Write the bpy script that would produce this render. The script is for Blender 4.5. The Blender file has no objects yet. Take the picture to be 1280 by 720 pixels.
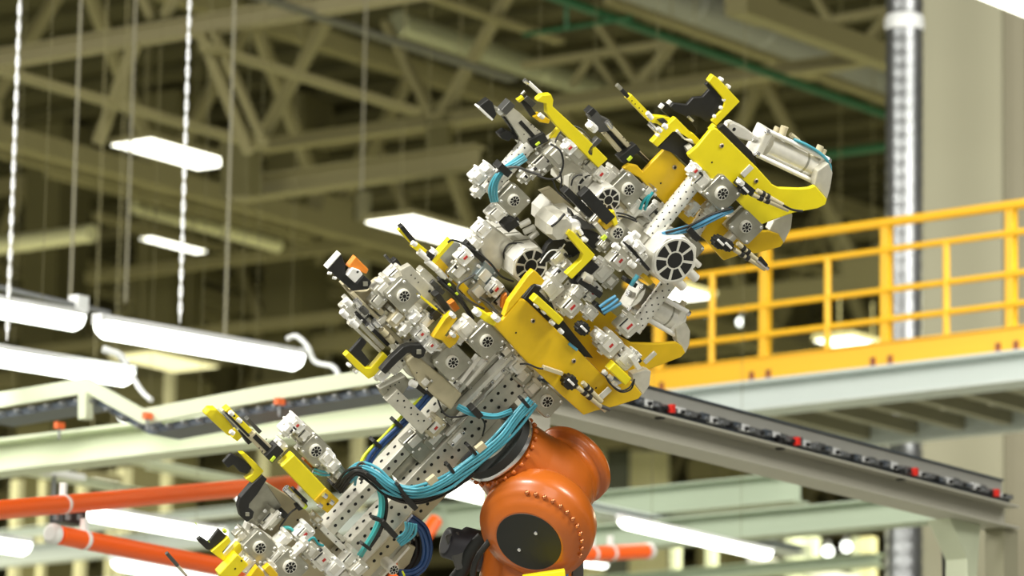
import bpy, math, random
from mathutils import Vector, Matrix
random.seed(7)
V = Vector
sc = bpy.context.scene
COL = sc.collection
FPX = 5760.0                      # focal length for a 1280 px wide frame
PITCH = math.radians(10.8); ROLL = math.radians(1.0)
CAM = V((0, 0, 1.6))
Fw = V((0, math.cos(PITCH), math.sin(PITCH)))
R0 = V((1, 0, 0)); U0 = R0.cross(Fw)
# the camera is rolled a little, so uprights lean to the right
Rt = (R0 * math.cos(ROLL) + U0 * math.sin(ROLL)).normalized()
Up = (U0 * math.cos(ROLL) - R0 * math.sin(ROLL)).normalized()
def ray(px, py):
    return Fw + Rt * ((px - 640) / FPX) + Up * ((360 - py) / FPX)
def at(px, py, z):
    return CAM + ray(px, py) * z
def proj(p):
    d = p - CAM; z = d.dot(Fw)
    return 640 + FPX * d.dot(Rt) / z, 360 - FPX * d.dot(Up) / z
def hit(px, py, p0, n):
    r = ray(px, py)
    return CAM + r * ((p0 - CAM).dot(n) / r.dot(n))
# ---------- camera
cd = bpy.data.cameras.new('camera'); cam = bpy.data.objects.new('camera', cd); COL.objects.link(cam)
cam.matrix_world = Matrix(((Rt.x, Up.x, -Fw.x, CAM.x), (Rt.y, Up.y, -Fw.y, CAM.y), (Rt.z, Up.z, -Fw.z, CAM.z), (0, 0, 0, 1)))
cd.sensor_width = 36; cd.lens = FPX / 1280 * 36; cd.clip_end = 400; cd.clip_start = .5
cd.dof.use_dof = True; cd.dof.focus_distance = 17.4; cd.dof.aperture_fstop = 3.2
sc.camera = cam
# ---------- materials
MATS = {}
def mat(name, col, rough=.5, metal=0, emit=0, bump=0, bscale=40, var=0, vscale=6, coat=0):
    if name in MATS: return MATS[name]
    m = bpy.data.materials.new(name); m.use_nodes = True
    nt = m.node_tree; b = nt.nodes['Principled BSDF']
    b.inputs['Base Color'].default_value = (*col, 1); b.inputs['Roughness'].default_value = rough
    b.inputs['Metallic'].default_value = metal
    if coat: b.inputs['Coat Weight'].default_value = coat; b.inputs['Coat Roughness'].default_value = .15
    if emit:
        b.inputs['Emission Color'].default_value = (*col, 1); b.inputs['Emission Strength'].default_value = emit
    tc = nt.nodes.new('ShaderNodeTexCoord')
    if var:
        n = nt.nodes.new('ShaderNodeTexNoise'); n.inputs['Scale'].default_value = vscale; n.inputs['Detail'].default_value = 5
        nt.links.new(tc.outputs['Object'], n.inputs['Vector'])
        r = nt.nodes.new('ShaderNodeValToRGB'); r.color_ramp.elements[0].position = .3; r.color_ramp.elements[1].position = .7
        r.color_ramp.elements[0].color = (*[c * (1 - var) for c in col], 1); r.color_ramp.elements[1].color = (*[min(1, c * (1 + var * .5)) for c in col], 1)
        nt.links.new(n.outputs['Fac'], r.inputs['Fac']); nt.links.new(r.outputs['Color'], b.inputs['Base Color'])
    if bump:
        n = nt.nodes.new('ShaderNodeTexNoise'); n.inputs['Scale'].default_value = bscale
        nt.links.new(tc.outputs['Object'], n.inputs['Vector'])
        bp = nt.nodes.new('ShaderNodeBump'); bp.inputs['Strength'].default_value = bump; bp.inputs['Distance'].default_value = .02
        nt.links.new(n.outputs['Fac'], bp.inputs['Height']); nt.links.new(bp.outputs['Normal'], b.inputs['Normal'])
    MATS[name] = m; return m
# ---------- mesh builder (world coordinates)
ORG = {}
class MB:
    def __init__(s): s.v = []; s.f = []; s.m = []; s.mats = []; s.sm = []
    def mi(s, m):
        if m not in s.mats: s.mats.append(m)
        return s.mats.index(m)
    def add(s, vs, fs, m, smooth=False):
        k = len(s.v); s.v += [V(x) for x in vs]; i = s.mi(m)
        for f in fs: s.f.append([k + q for q in f]); s.m.append(i); s.sm.append(smooth)
        return s
    def prism(s, pts, ext, m, m2=None):
        n = len(pts); vs = list(pts) + [p + ext for p in pts]
        # orientation: front normal opposite to ext
        nn = V((0, 0, 0))
        for i in range(n): nn += (pts[i] - pts[0]).cross(pts[(i + 1) % n] - pts[0])
        fr = list(range(n)); bk = [n + i for i in range(n)][::-1]
        sd = [[i, n + i, n + (i + 1) % n, (i + 1) % n] for i in range(n)]
        if nn.dot(ext) > 0: fr = fr[::-1]; bk = bk[::-1]; sd = [q[::-1] for q in sd]
        s.add(vs, [fr, bk] + sd, m); return s
    def box(s, c, a, b, d, m):      # half axes
        vs = [c + a * i + b * j + d * k for i in (-1, 1) for j in (-1, 1) for k in (-1, 1)]
        fs = [[0, 1, 3, 2], [4, 6, 7, 5], [0, 4, 5, 1], [2, 3, 7, 6], [0, 2, 6, 4], [1, 5, 7, 3]]
        if a.cross(b).dot(d) < 0: fs = [f[::-1] for f in fs]
        s.add(vs, fs, m); return s
    def beam(s, p0, p1, up, h, w, m):
        d = (p1 - p0); u = (up - d.normalized() * up.dot(d.normalized())).normalized(); sd = d.normalized().cross(u)
        return s.box((p0 + p1) / 2, d / 2, u * h / 2, sd * w / 2, m)
    def frame(s, d):
        d = d.normalized(); a = V((0, 0, 1)) if abs(d.z) < .9 else V((1, 0, 0))
        x = d.cross(a).normalized(); return x, d.cross(x).normalized()
    def lathe(s, p0, d, prof, m, n=24, x=None, smooth=True, caps=True):   # prof: (dist, radius)
        d = d.normalized()
        if x is None: x, y = s.frame(d)
        else: x = (x - d * x.dot(d)).normalized(); y = d.cross(x)
        vs = []; fs = []
        for (t, r) in prof:
            for i in range(n):
                a = 2 * math.pi * (i + .5) / n; vs.append(p0 + d * t + (x * math.cos(a) + y * math.sin(a)) * r)
        for k in range(len(prof) - 1):
            for i in range(n):
                j = (i + 1) % n; fs.append([k * n + i, k * n + j, (k + 1) * n + j, (k + 1) * n + i])
        s.add(vs, fs, m, smooth)
        if caps:
            L = (len(prof) - 1) * n
            k0 = vs[:n]; k1 = vs[L:]
            s.add(k0, [list(range(n))[::-1]], m); s.add(k1, [list(range(n))], m)
        return s
    def cyl(s, p0, p1, r, m, n=16, r2=None, x=None, smooth=True):
        L = (p1 - p0).length
        return s.lathe(p0, p1 - p0, [(0, r), (L, r if r2 is None else r2)], m, n, x, smooth)
    def tube(s, pts, r, m, n=8, sub=6):
        P = spline(pts, sub) if len(pts) > 2 else pts
        vs = []; fs = []; x = None
        for i, p in enumerate(P):
            d = (P[min(i + 1, len(P) - 1)] - P[max(i - 1, 0)]).normalized()
            if x is None: x = s.frame(d)[0]
            x = (x - d * x.dot(d)).normalized(); y = d.cross(x)
            for k in range(n):
                a = 2 * math.pi * k / n; vs.append(p + (x * math.cos(a) + y * math.sin(a)) * r)
        for i in range(len(P) - 1):
            for k in range(n):
                j = (k + 1) % n; fs.append([i * n + k, i * n + j, (i + 1) * n + j, (i + 1) * n + k])
        s.add(vs, fs, m, True)
        s.add(vs[:n], [list(range(n))[::-1]], m); s.add(vs[-n:], [list(range(n))], m)
        return s
    def disc(s, c, nrm, r, m, n=10):
        x, y = s.frame(nrm)
        vs = [c + (x * math.cos(2 * math.pi * i / n) + y * math.sin(2 * math.pi * i / n)) * r for i in range(n)]
        f = list(range(n))
        if (vs[1] - vs[0]).cross(vs[2] - vs[0]).dot(nrm) < 0: f = f[::-1]
        s.add(vs, [f], m); return s
    def build(s, name, parent=None, bevel=0, seg=2):
        c = sum(s.v, V((0, 0, 0))) / len(s.v)
        me = bpy.data.meshes.new(name); me.from_pydata([v - c for v in s.v], [], s.f)
        for m in s.mats: me.materials.append(m)
        me.polygons.foreach_set('material_index', s.m); me.polygons.foreach_set('use_smooth', s.sm); me.update()
        o = bpy.data.objects.new(name, me); COL.objects.link(o); ORG[o] = c
        if parent is not None: o.parent = parent; o.location = c - ORG[parent]
        else: o.location = c
        if bevel:
            b = o.modifiers.new('bevel', 'BEVEL'); b.width = bevel; b.segments = seg; b.limit_method = 'ANGLE'; b.angle_limit = math.radians(40)
        return o
def spline(pts, sub=6):
    out = []; n = len(pts)
    for i in range(n - 1):
        p0 = pts[max(i - 1, 0)]; p1 = pts[i]; p2 = pts[i + 1]; p3 = pts[min(i + 2, n - 1)]
        for k in range(sub):
            t = k / sub
            out.append(.5 * ((2 * p1) + (p2 - p0) * t + (2 * p0 - 5 * p1 + 4 * p2 - p3) * t * t + (3 * p1 - p0 - 3 * p2 + p3) * t ** 3))
    out.append(pts[-1]); return out
def tag(o, label=None, cat=None, group=None, kind=None):
    if label: o['label'] = label
    if cat: o['category'] = cat
    if group: o['group'] = group
    if kind: o['kind'] = kind
    return o
def empty(name, p, label, cat, group=None):
    o = bpy.data.objects.new(name, None); COL.objects.link(o); o.location = p; o.empty_display_size = .1; ORG[o] = V(p)
    return tag(o, label, cat, group)
Z = V((0, 0, 1))
# ================= THE HALL =================
D1 = V((-math.sin(math.radians(54)), math.cos(math.radians(54)), 0))   # recedes to the left
D2 = V((math.sin(math.radians(37)), math.cos(math.radians(37)), 0))
D1P = V((-math.sin(math.radians(50.5)), math.cos(math.radians(50.5)), 0))   # the platforms' own bearing
D1T = D1    # recedes to the right
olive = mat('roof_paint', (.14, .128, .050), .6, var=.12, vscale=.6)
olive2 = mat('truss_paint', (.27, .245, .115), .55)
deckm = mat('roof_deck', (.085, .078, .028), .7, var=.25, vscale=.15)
cream = mat('platform_paint', (.62, .68, .50), .5, var=.06, vscale=.8)
greyp = mat('pale_grey_paint', (.60, .66, .64), .5)
tan = mat('conveyor_paint', (.46, .45, .38), .55)
tan2 = mat('column_paint', (.31, .30, .205), .6, var=.05, vscale=.4)
zinc = mat('galvanised_steel', (.24, .25, .26), .42, .6, var=.25, vscale=5)
sage = mat('sage_paint', (.42, .50, .38), .5)
darkg = mat('dark_steel', (.10, .12, .15), .5, .4)
railY = mat('railing_yellow', (.90, .50, .015), .45)
orang = mat('busbar_orange', (.95, .125, .012), .4)
tubeM = mat('lamp_glow', (.96, 1, .90), .5, emit=5.0)
tubeW = mat('high_bay_glow', (1, 1, .86), .5, emit=4)
lampB = mat('lamp_housing', (.75, .77, .78), .35)
greenp = mat('green_pipe_paint', (.012, .09, .03), .5)
chainm = mat('chain_steel', (.5, .52, .55), .35, .5)
wallm = mat('wall_paint', (.62, .60, .34), .7, var=.1, vscale=.2)
floorm = mat('floor_screed', (.42, .42, .38), .35, var=.1, vscale=.4)
whitep = mat('white_plastic', (.8, .82, .8), .4)
redp = mat('red_marker', (.75, .03, .02), .4)
blk = mat('black_rubber', (.012, .012, .013), .5)

def dir_to(p0, d, px1):
    """distance t so that p0 + t*d shows at image column px1"""
    a = p0 - CAM; k = (px1 - 640) / FPX
    return (k * a.dot(Fw) - a.dot(Rt)) / (d.dot(Rt) - k * d.dot(Fw))
def seg(px, py, z, d, px1):
    p0 = at(px, py, z); return p0, p0 + d * dir_to(p0, d, px1)
def ibeam(mb, p0, p1, h, w, m, tf=None):
    tf = tf or h * .06
    mb.beam(p0, p1, Z, h - 2 * tf, w * .08, m)
    for s in (-1, 1):
        o = Z * s * (h / 2 - tf / 2); mb.beam(p0 + o, p1 + o, Z, tf, w, m)
    return mb
HW = dict(floor_z=0, ceil_z=15.4)
# shell, laid out on the hall's own axes
def hallp(a, b, z=0): return D1 * a + D2 * b + V((0, 0, z))
def slab(name, pts, ext, m, b=0): return tag(MB().prism(pts, ext, m).build(name), kind='structure')
A0, A1, B0, B1 = -45, 95, -12, 95
slab('floor', [hallp(A0, B0), hallp(A1, B0), hallp(A1, B1), hallp(A0, B1)], V((0, 0, -.3)), floorm)
mb = MB().prism([hallp(A0, B0, 15.4), hallp(A1, B0, 15.4), hallp(A1, B1, 15.4), hallp(A0, B1, 15.4)], V((0, 0, .3)), deckm)
for b in range(int(B0) + 1, int(B1), 1):        # trapezoidal ribs of the roof deck
    mb.beam(hallp(A0, b, 15.33), hallp(A1, b, 15.33), Z, .13, .35, deckm)
tag(mb.build('ceiling'), kind='structure')
slab('wall_left', [hallp(A1, B0), hallp(A1, B1), hallp(A1, B1, 15.4), hallp(A1, B0, 15.4)], D1 * .3, wallm)
slab('wall_back', [hallp(A0, B1), hallp(A1, B1), hallp(A1, B1, 15.4), hallp(A0, B1, 15.4)], D2 * .3, wallm)

# ---- generic roof trusses (beyond the nearest ones) and purlin beams
def truss(p0, p1, hgt, label, group=None, ch=.22, dg=.13, mtr=olive2, panels=None, m0=0):
    t = empty('roof_truss', p0, label, 'roof truss', group)
    L = (p1 - p0).length; d = (p1 - p0) / L
    for k, z in (('bottom_chord', 0), ('top_chord', hgt)):
        MB().beam(p0 + Z * z, p1 + Z * z, Z, ch, ch * .9, mtr).build(k, t)
    n = panels or max(2, int(L / 3.0)); s = L / n
    for i in range(n):
        a = p0 + d * s * i; b = p0 + d * s * (i + 1); c = p0 + d * s * (i + .5) + Z * hgt
        MB().beam(a, c, d, dg, dg * .8, mtr).build('diagonal', t); MB().beam(c, b, d, dg, dg * .8, mtr).build('diagonal', t)
    for i in range(n + 1):
        q = p0 + d * s * i; MB().box(q + Z * .1, d * .28, Z * .22, d.cross(Z) * ch * .55, mtr).build('gusset_plate', t)
    return t
for k, (b, a0, a1, z) in enumerate([(46, -16, 44, 12.0), (55, -20, 52, 12.1), (64, -22, 60, 12.0), (76, -26, 70, 12.1)]):
    truss(hallp(a0, b, z), hallp(a1, b, z), 2.7, 'far olive roof truss crossing the hall behind the nearer trusses', 'far roof trusses')
for k, a in enumerate([4, 14, 24, 34, 46, 58]):
    truss(hallp(a, 36, 12.55), hallp(a, 94, 12.55), 2.2, 'long olive lattice girder running away from the camera under the roof', 'lattice girders along the hall')
# hall columns, far
for k, (px, z, w) in enumerate([(70, 62, .62), (213, 60, .62), (372, 60, .6), (166, 78, .4), (405, 82, .4), (985, 70, .5), (290, 74, .5), (905, 66, .5)]):
    p = at(px, 300, z)
    mb = MB(); 
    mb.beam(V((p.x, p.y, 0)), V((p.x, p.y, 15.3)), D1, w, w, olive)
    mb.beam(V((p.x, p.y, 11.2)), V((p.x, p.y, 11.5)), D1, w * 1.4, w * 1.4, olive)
    tag(mb.build('hall_column'), 'far olive steel hall column rising into the roof trusses', 'column', 'far hall columns')

# ---- nearest truss members, traced where they stand
def vplane(px, py, z, d): return at(px, py, z), d.cross(Z)
def member(pl, a, b, wpx, z, m, parent, name, dep=.12):
    p = hit(*a, *pl); q = hit(*b, *pl)
    MB().beam(p, q, D1 if abs((q - p).normalized().z) > .5 else Z, wpx * z / FPX, dep, m).build(name, parent)
p0, p1 = seg(-60, 78, 40, D1, 560); p0, p1 = seg(540, -16, 40, D1, -60)
t = empty('roof_truss', p0, 'big pale roof beam crossing the top left corner, with braces below', 'roof truss')
ibeam(MB(), p0, p1, 24 * 40 / FPX, .16, mat('near_truss_paint', (.31, .28, .15), .5), .025).build('bottom_chord', t)
pl = vplane(540, -16, 40, D1)
for a, b, w in [((170, 52), (122, 180), 13), ((252, 42), (312, 190), 13), ((268, 40), (330, 178), 7), ((175, -10), (190, 22), 9), ((225, -10), (205, 20), 9)]:
    member(pl, a, b, w, 42, olive2, t, 'diagonal', .08)
p0, p1 = seg(1150, 63, 46, D1, 330)
t = empty('roof_truss', p0, 'olive truss crossing behind the gripper, gusset above its middle left', 'roof truss')
ibeam(MB(), p0, p1, 17 * 46 / FPX, .16, olive2, .02).build('bottom_chord', t)
pl = vplane(1150, 63, 46, D1)
for a, b, w in [((327, 172), (410, 22), 12), ((543, 150), (482, 28), 9), ((548, 150), (640, -15), 11), ((800, 108), (748, 30), 8), ((804, 105), (842, 50), 10),
                ((1062, 68), (1018, -8), 9), ((1074, 66), (1112, 18), 9)]:
    member(pl, a, b, w, 46, olive2, t, 'diagonal')
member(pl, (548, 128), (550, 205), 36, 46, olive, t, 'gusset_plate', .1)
member(pl, (655, 82), (850, 52), 9, 46, olive2, t, 'upper_strut', .08); member(pl, (1040, 26), (1115, 12), 10, 46, olive2, t, 'upper_strut', .08)
for a, b in [((715, 108), (738, 72)), ((745, 74), (768, 108)), ((795, 102), (838, 58))]: member(pl, a, b, 7, 46, olive2, t, 'strut', .07)
p0, p1 = seg(600, 196, 44, D1, 296)
t = empty('roof_beam', p0, 'deep olive beam stub below the truss, left of the gripper tip', 'beam')
ibeam(MB(), p0, p1, 30 * 44 / FPX, .2, olive2, .03).build('web', t)
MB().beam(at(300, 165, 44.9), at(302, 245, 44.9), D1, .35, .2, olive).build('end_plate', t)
# purlins that recede to the right
for k, (px, py, z, px1, w, m, lab) in enumerate([
    (-30, 80, 40, 330, 9, olive2, 'thin olive purlin crossing below the top left beam'),
    (255, 58, 41, 520, 9, olive2, 'thin olive purlin passing behind the leaning brace'),
    (310, -8, 40, 640, 5, mat('conduit_grey', (.12, .12, .09), .5), 'dark conduit sloping down across the top, left of centre'),
    (-20, 185, 52, 600, 12, olive2, 'long olive purlin behind the upper left ceiling lamp'),
    (60, 215, 54, 560, 10, olive2, 'long olive purlin above the small left ceiling lamp'),
    (520, -10, 48, 700, 7, olive2, 'short olive purlin at the top edge near the centre'),
    (120, 270, 58, 700, 9, olive2, 'far olive purlin passing above the short ceiling lamp'),
    (-20, 330, 62, 560, 12, olive2, 'far olive purlin just above the left tube lamps'),
    (760, 0, 48, 1112, 8, olive2, 'olive purlin alongside the green pipe'),
    (240, 340, 60, 470, 14, olive, 'far dark olive beam to the left of the gripper jaw'),
    (900, 300, 60, 1110, 10, olive2, 'far olive purlin seen through the yellow railing'),
    (820, 380, 66, 1110, 12, olive2, 'far olive purlin low behind the yellow railing')]):
    a, b = seg(px, py, z, D2, px1)
    tag(MB().beam(a, b, Z, w * z / FPX, .12, m).build('purlin' if 'conduit' not in lab else 'conduit'), lab, 'beam' if 'conduit' not in lab else 'conduit')
for k, (px, py, z, px1, w, lab) in enumerate([
    (480, 300, 56, 110, 14, 'far olive cross beam between the hanging chains'),
    (430, 395, 58, -20, 13, 'far olive cross beam just above the tube lamps'),
    (1110, 345, 58, 850, 12, 'far olive cross beam seen through the railing'),
    (1110, 415, 62, 850, 16, 'lowest far cross beam seen through the railing'),
    (650, 222, 60, 100, 12, 'far olive cross beam under the deep beam stub')]):
    a, b = seg(px, py, z, D1, px1)
    tag(MB().beam(a, b, Z, w * z / FPX, .12, olive2).build('cross_beam'), lab, 'beam')
# green sprinkler pipe
a, b = seg(680, -8, 42, D2, 1125)
g = empty('green_pipe', a, 'dark green pipe sloping down across the top right to the duct', 'pipe')
MB().cyl(a, b, 6 * 42 / FPX, greenp).build('main_pipe', g)
a2, b2 = seg(790, 22, 42.5, D1, 655); MB().cyl(a2, b2, 3 * 42 / FPX, greenp).build('branch_pipe', g)
pp = at(708, 8, 42.4); MB().cyl(pp, at(708, 36, 42.4), .02, greenp).build('drop_pipe', g)
a2, b2 = seg(1115, 182, 50, D1, 1000)
tag(MB().cyl(a2, b2, .05, greenp).build('green_pipe'), 'short dark green pipe behind the tall duct, right of the cylinder', 'pipe')
# ducts
def duct(name, a, b, r, label, m=zinc, rings=True):
    t = empty(name, a, label, 'duct'); MB().cyl(a, b, r, m, 28).build('duct_wall', t)
    L = (b - a).length; d = (b - a) / L; n = max(2, int(L / 1.2))
    for i in range(n + 1): MB().lathe(a + d * (L * i / n - .04), d, [(0, r * 1.0), (.01, r * 1.05), (.07, r * 1.05), (.08, r)], m, 28).build('joint_ring', t)
    return t
a, b = seg(770, -35, 50, D2, 1112); duct('round_duct', a, b, 32 * 50 / FPX, 'fat grey round duct in the top right corner under the roof', mat('dull_duct', (.30, .31, .27), .5, .4))
a, b = seg(500, 30, 54, D2, 760); duct('round_duct', a, b, 16 * 54 / FPX, 'shiny round duct left above the grippers top fingers', mat('pale_duct', (.62, .64, .42), .25, .6))
dm = mat('cream_duct', (.85, .84, .50), .3, .1)
a, b = seg(112, 292, 55, D1, -40); duct('round_duct', a, b, 11 * 55 / FPX, 'pale yellow round duct at the left edge', dm)
a, b = seg(170, 260, 56, D2, 275); duct('round_duct', a, b, 8 * 56 / FPX, 'slim pale duct above the short ceiling lamp', dm)
a, b = seg(285, 290, 56, D2, 345); duct('round_duct', a, b, 9 * 56 / FPX, 'stub of pale duct right of the short ceiling lamp', dm)
# corrugated spiral duct and clad column at right
def upright(px, py, z): p = at(px, py, z); return V((p.x, p.y, 0))
q = upright(1130, 300, 35.5); r = 23 * 35.5 / FPX
t = empty('vertical_duct', q, 'tall ribbed galvanised duct standing before the beige column', 'duct')
pr = []; z = 0
prof = []
zz = 5.0; prof = [(0, r)]
while zz < 11.1:
    prof += [(zz, r), (zz + .035, r * 1.035), (zz + .07, r)]; zz += .11
MB().lathe(q, Z, prof, mat('duct_zinc', (.26, .27, .28), .36, .8, var=.2, vscale=4), 32).build('spiral_tube', t)
topz = at(1130, 18, 35.5).z
MB().lathe(q + Z * (topz - .05), Z, [(0, r * 1.05), (.03, r * 1.1), (.09, r * 1.1), (.12, r * 1.02)], lampB, 32).build('collar', t)
MB().lathe(q + Z * 11.1, Z, [(0, r * .98), (4.2, r * .98)], mat('cream_sleeve', (.6, .58, .38), .5), 32).build('upper_sleeve', t)
q = upright(1205, 300, 38); w = 100 * 38 / FPX
t = empty('clad_column', q, 'wide beige clad column at the right side behind the railing', 'column')
a3 = math.radians(8); X = V((math.cos(a3), -math.sin(a3), 0)); Yv = V((math.sin(a3), math.cos(a3), 0))
MB().box(q + Z * 7.6, X * w / 2, Yv * w / 2, Z * 7.6, tan2).build('cladding', t, .02)
MB().box(q + X * (w / 2 + .09) + Yv * .18 + Z * 7.6, X * .09, Yv * .1, Z * 7.6, mat('column_side', (.28, .26, .18), .6)).build('side_channel', t)
MB().cyl(q + X * (w / 2 + .24) + Yv * .1, q + X * (w / 2 + .24) + Yv * .1 + Z * 15.2, .03, zinc).build('riser_pipe', t)
MB().cyl(q + X * (w / 2 + .34) + Yv * .2, q + X * (w / 2 + .34) + Yv * .2 + Z * 15.2, .035, darkg).build('riser_pipe', t)

# ---- ceiling panel lamps (flat boxes hung level)
def panel(px, py, z, L, W, label, d=D2, m=tubeW, drop=None):
    c = at(px, py, z); e = D1 if d is D2 else D2
    t = empty('ceiling_lamp', c, label, 'ceiling lamp')
    MB().box(c + Z * .03, d * L / 2, e * W / 2, Z * .03, olive2).build('housing', t)
    MB().box(c - Z * .006, d * (L / 2 - .02), e * (W / 2 - .02), Z * .006, m).build('diffuser', t)
    for s in (-1, 1): MB().cyl(c + d * s * L * .35 + Z * .1, V(((c + d * s * L * .35).x, (c + d * s * L * .35).y, 15.3)), .006, olive2, 6).build('suspension_wire', t)
    return t
panel(219, 192, 46, 1.35, .55, 'bright flat ceiling lamp at upper left')
panel(217, 306, 56, 1.05, .2, 'short narrow ceiling lamp below the bigger one at left')
panel(536, 287, 44, 1.25, .6, 'bright flat ceiling lamp just left of the gripper')
panel(1070, 431, 50, .95, .5, 'flat ceiling lamp seen through the yellow railing')
panel(850, 368, 47, .6, .5, 'ceiling lamp peeping out right of the gripper below the big tube')
panel(205, 452, 54, 1.2, .7, 'pale lit ceiling lamp behind the long tube lamp', m=mat('dim_glow', (1, .95, .55), .5, emit=1.0))
panel(1300, -4, 34, 1.1, .8, 'ceiling lamp cut off at the top right corner')
panel(126, 602, 38, .36, .16, 'small lamp below the pale green beam at left')
for k, (px, py, r) in enumerate([(868, 383, 6), (876, 396, 8), (905, 393, 7), (928, 404, 4), (1035, 690, 9), (1058, 684, 7), (1012, 700, 6), (893, 672, 4), (155, 520, 5), (196, 436, 6)]):
    c = at(px, py, 62 + 2.5 * (k % 3)); t = empty('bulb_lamp', c, 'distant round white lamp blurred to a spot', 'lamp', 'distant round lamps')
    MB().lathe(c - Z * .06, Z, [(0, .02), (.02, .055), (.06, .07), (.11, .06), (.14, .02)], tubeM, 14).build('bulb', t)
    MB().cyl(c + Z * .07, c + Z * .15, .03, lampB, 10).build('socket', t)
    MB().cyl(c + Z * .15, V((c.x, c.y, 15.3)), .006, blk, 5).build('cord', t)

# ---- hanging waterproof tube lamps
def tubelamp(a, b, za, zb, wpx, label, group=None, clip=True):
    p = at(*a, za); q = at(*b, zb); q = V((q.x, q.y, q.z)); d = (q - p).normalized(); h = wpx * za / FPX
    t = empty('tube_lamp', p, label, 'tube lamp', group)
    sd = d.cross(Z).normalized(); u = sd.cross(d); w = h * 1.05
    def sec(x0, top, bot, m, name):
        n = 14; rings = []; L = (q - p).length
        prof = [(0, .55), (.02, .82), (.06, 1), (L - .06, 1), (L - .02, .82), (L, .55)]
        vs = []; fs = []
        for (x, s_) in prof:
            for i in range(n):
                an = math.pi * i / (n - 1)
                vs.append(p + d * x + sd * math.cos(an) * w / 2 * s_ + u * (math.sin(an) * (top if top > 0 else bot) * s_))
        for k in range(len(prof) - 1):
            for i in range(n - 1): fs.append([k * n + i, k * n + i + 1, (k + 1) * n + i + 1, (k + 1) * n + i])
            fs.append([k * n + n - 1, k * n, (k + 1) * n, (k + 1) * n + n - 1])
        k0 = len(prof) - 1
        fs.append(list(range(n))[::-1]); fs.append([k0 * n + i for i in range(n)])
        mb = MB(); mb.add(vs, fs, m, True); return mb.build(name, t)
    sec(0, 0, -h * .68, tubeM, 'diffuser'); sec(0, h * .34, 0, lampB, 'housing')
    for s in (.0, 1): MB().box(p.lerp(q, s) + u * h * .1, d * .02, sd * w * .25, u * h * .22, lampB).build('end_clip', t)
    if not label.startswith(('long bright', 'bright tube lamp at the left')):
        for f in (.2, .8):
            a_ = p.lerp(q, f) + u * h * .3; MB().cyl(a_, V((a_.x, a_.y, 15.24)), .0018, olive, 5).build('suspension_wire', t)
    return t, p, q, u * h * .3
tl = []
tl.append(tubelamp((-150, 352), (100, 396), 27, 28.5, 30, 'bright tube lamp cut by the left edge, upper of two'))
tl.append(tubelamp((124, 402), (374, 445), 27, 28.5, 31, 'long bright tube lamp hanging from the white chain at left'))
tl.append(tubelamp((-90, 425), (162, 466), 26, 27.4, 29, 'bright tube lamp at the left edge above the folded cable tray'))
tl.append(tubelamp((108, 636), (278, 665), 31, 32.4, 22, 'tube lamp behind the lower left jaw, between the orange tubes'))
tl.append(tubelamp((-100, 660), (34, 680), 30, 31, 24, 'tube lamp in the bottom left corner beside the orange tube'))
tl.append(tubelamp((142, 700), (330, 735), 32, 33, 18, 'tube lamp at the bottom edge below the orange tube'))
tl.append(tubelamp((500, 588), (630, 618), 33, 34, 27, 'tube lamp glimpsed between beam and orange robot'))
tl.append(tubelamp((776, 648), (962, 690), 30, 31.4, 18, 'long tube lamp at lower right under the grey beam'))
tl.append(tubelamp((640, 690), (758, 706), 34, 35, 9, 'thin tube lamp right of the robot below the red tube'))
tl.append(tubelamp((300, 615), (372, 637), 33, 33.6, 22, 'tube lamp gleaming behind the black hook of the lower clamps'))
# chains
lnk = mat('chain_bright', (.85, .87, .9), .3, .3)
def chain(px0, py0, px1, py1, z, label, r=.009, m=chainm, links=True, group=None):
    a = at(px0, py0, z); b = at(px1, py1, z); b = V((a.x, a.y, b.z)) if abs(px1 - px0) < 3 else b
    b = at(px1, py1, z); a = V((b.x, b.y, 15.3)); mb = MB()
    if links:
        L = a.z - b.z; hi = min(a.z, at(px0, -20, z).z + .4); k = 0; zz = b.z
        while zz < hi:
            s = V((.008, 0, 0)) if k % 2 else V((0, .008, 0))
            c = V((b.x, b.y, zz))
            mb.tube([c - s, c - s * .7 + Z * .04, c + s * .7 + Z * .04, c + s, c + s * .7 - Z * .04 + Z * .012, c - s * .7 - Z * .028, c - s], .005, m, 5, 2)
            zz += .052; k += 1
        mb.cyl(V((b.x, b.y, hi - .02)), a, .008, m, 6)
    else: mb.cyl(b, a, r, m, 6)
    return tag(mb.build('chain' if links else 'suspension_wire'), label, 'chain' if links else 'wire', group)
chain(28, 0, 9, 419, 26.5, 'shiny chain at the left edge holding the lower tube lamp', m=lnk)
chain(239, 0, 225, 397, 27.6, 'shiny chain holding the long tube lamp', m=lnk)
for px, py, z in [(88, 372, 34), (157, 378, 36), (281, 420, 34), (452, 238, 40), (12, 357, 30)]:
    chain(px, 0, px, py, z, 'dim grey suspension wire hanging from the roof at left', .011, m=mat('dull_wire', (.26, .245, .17), .6), links=False, group='dim suspension wires')
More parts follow.
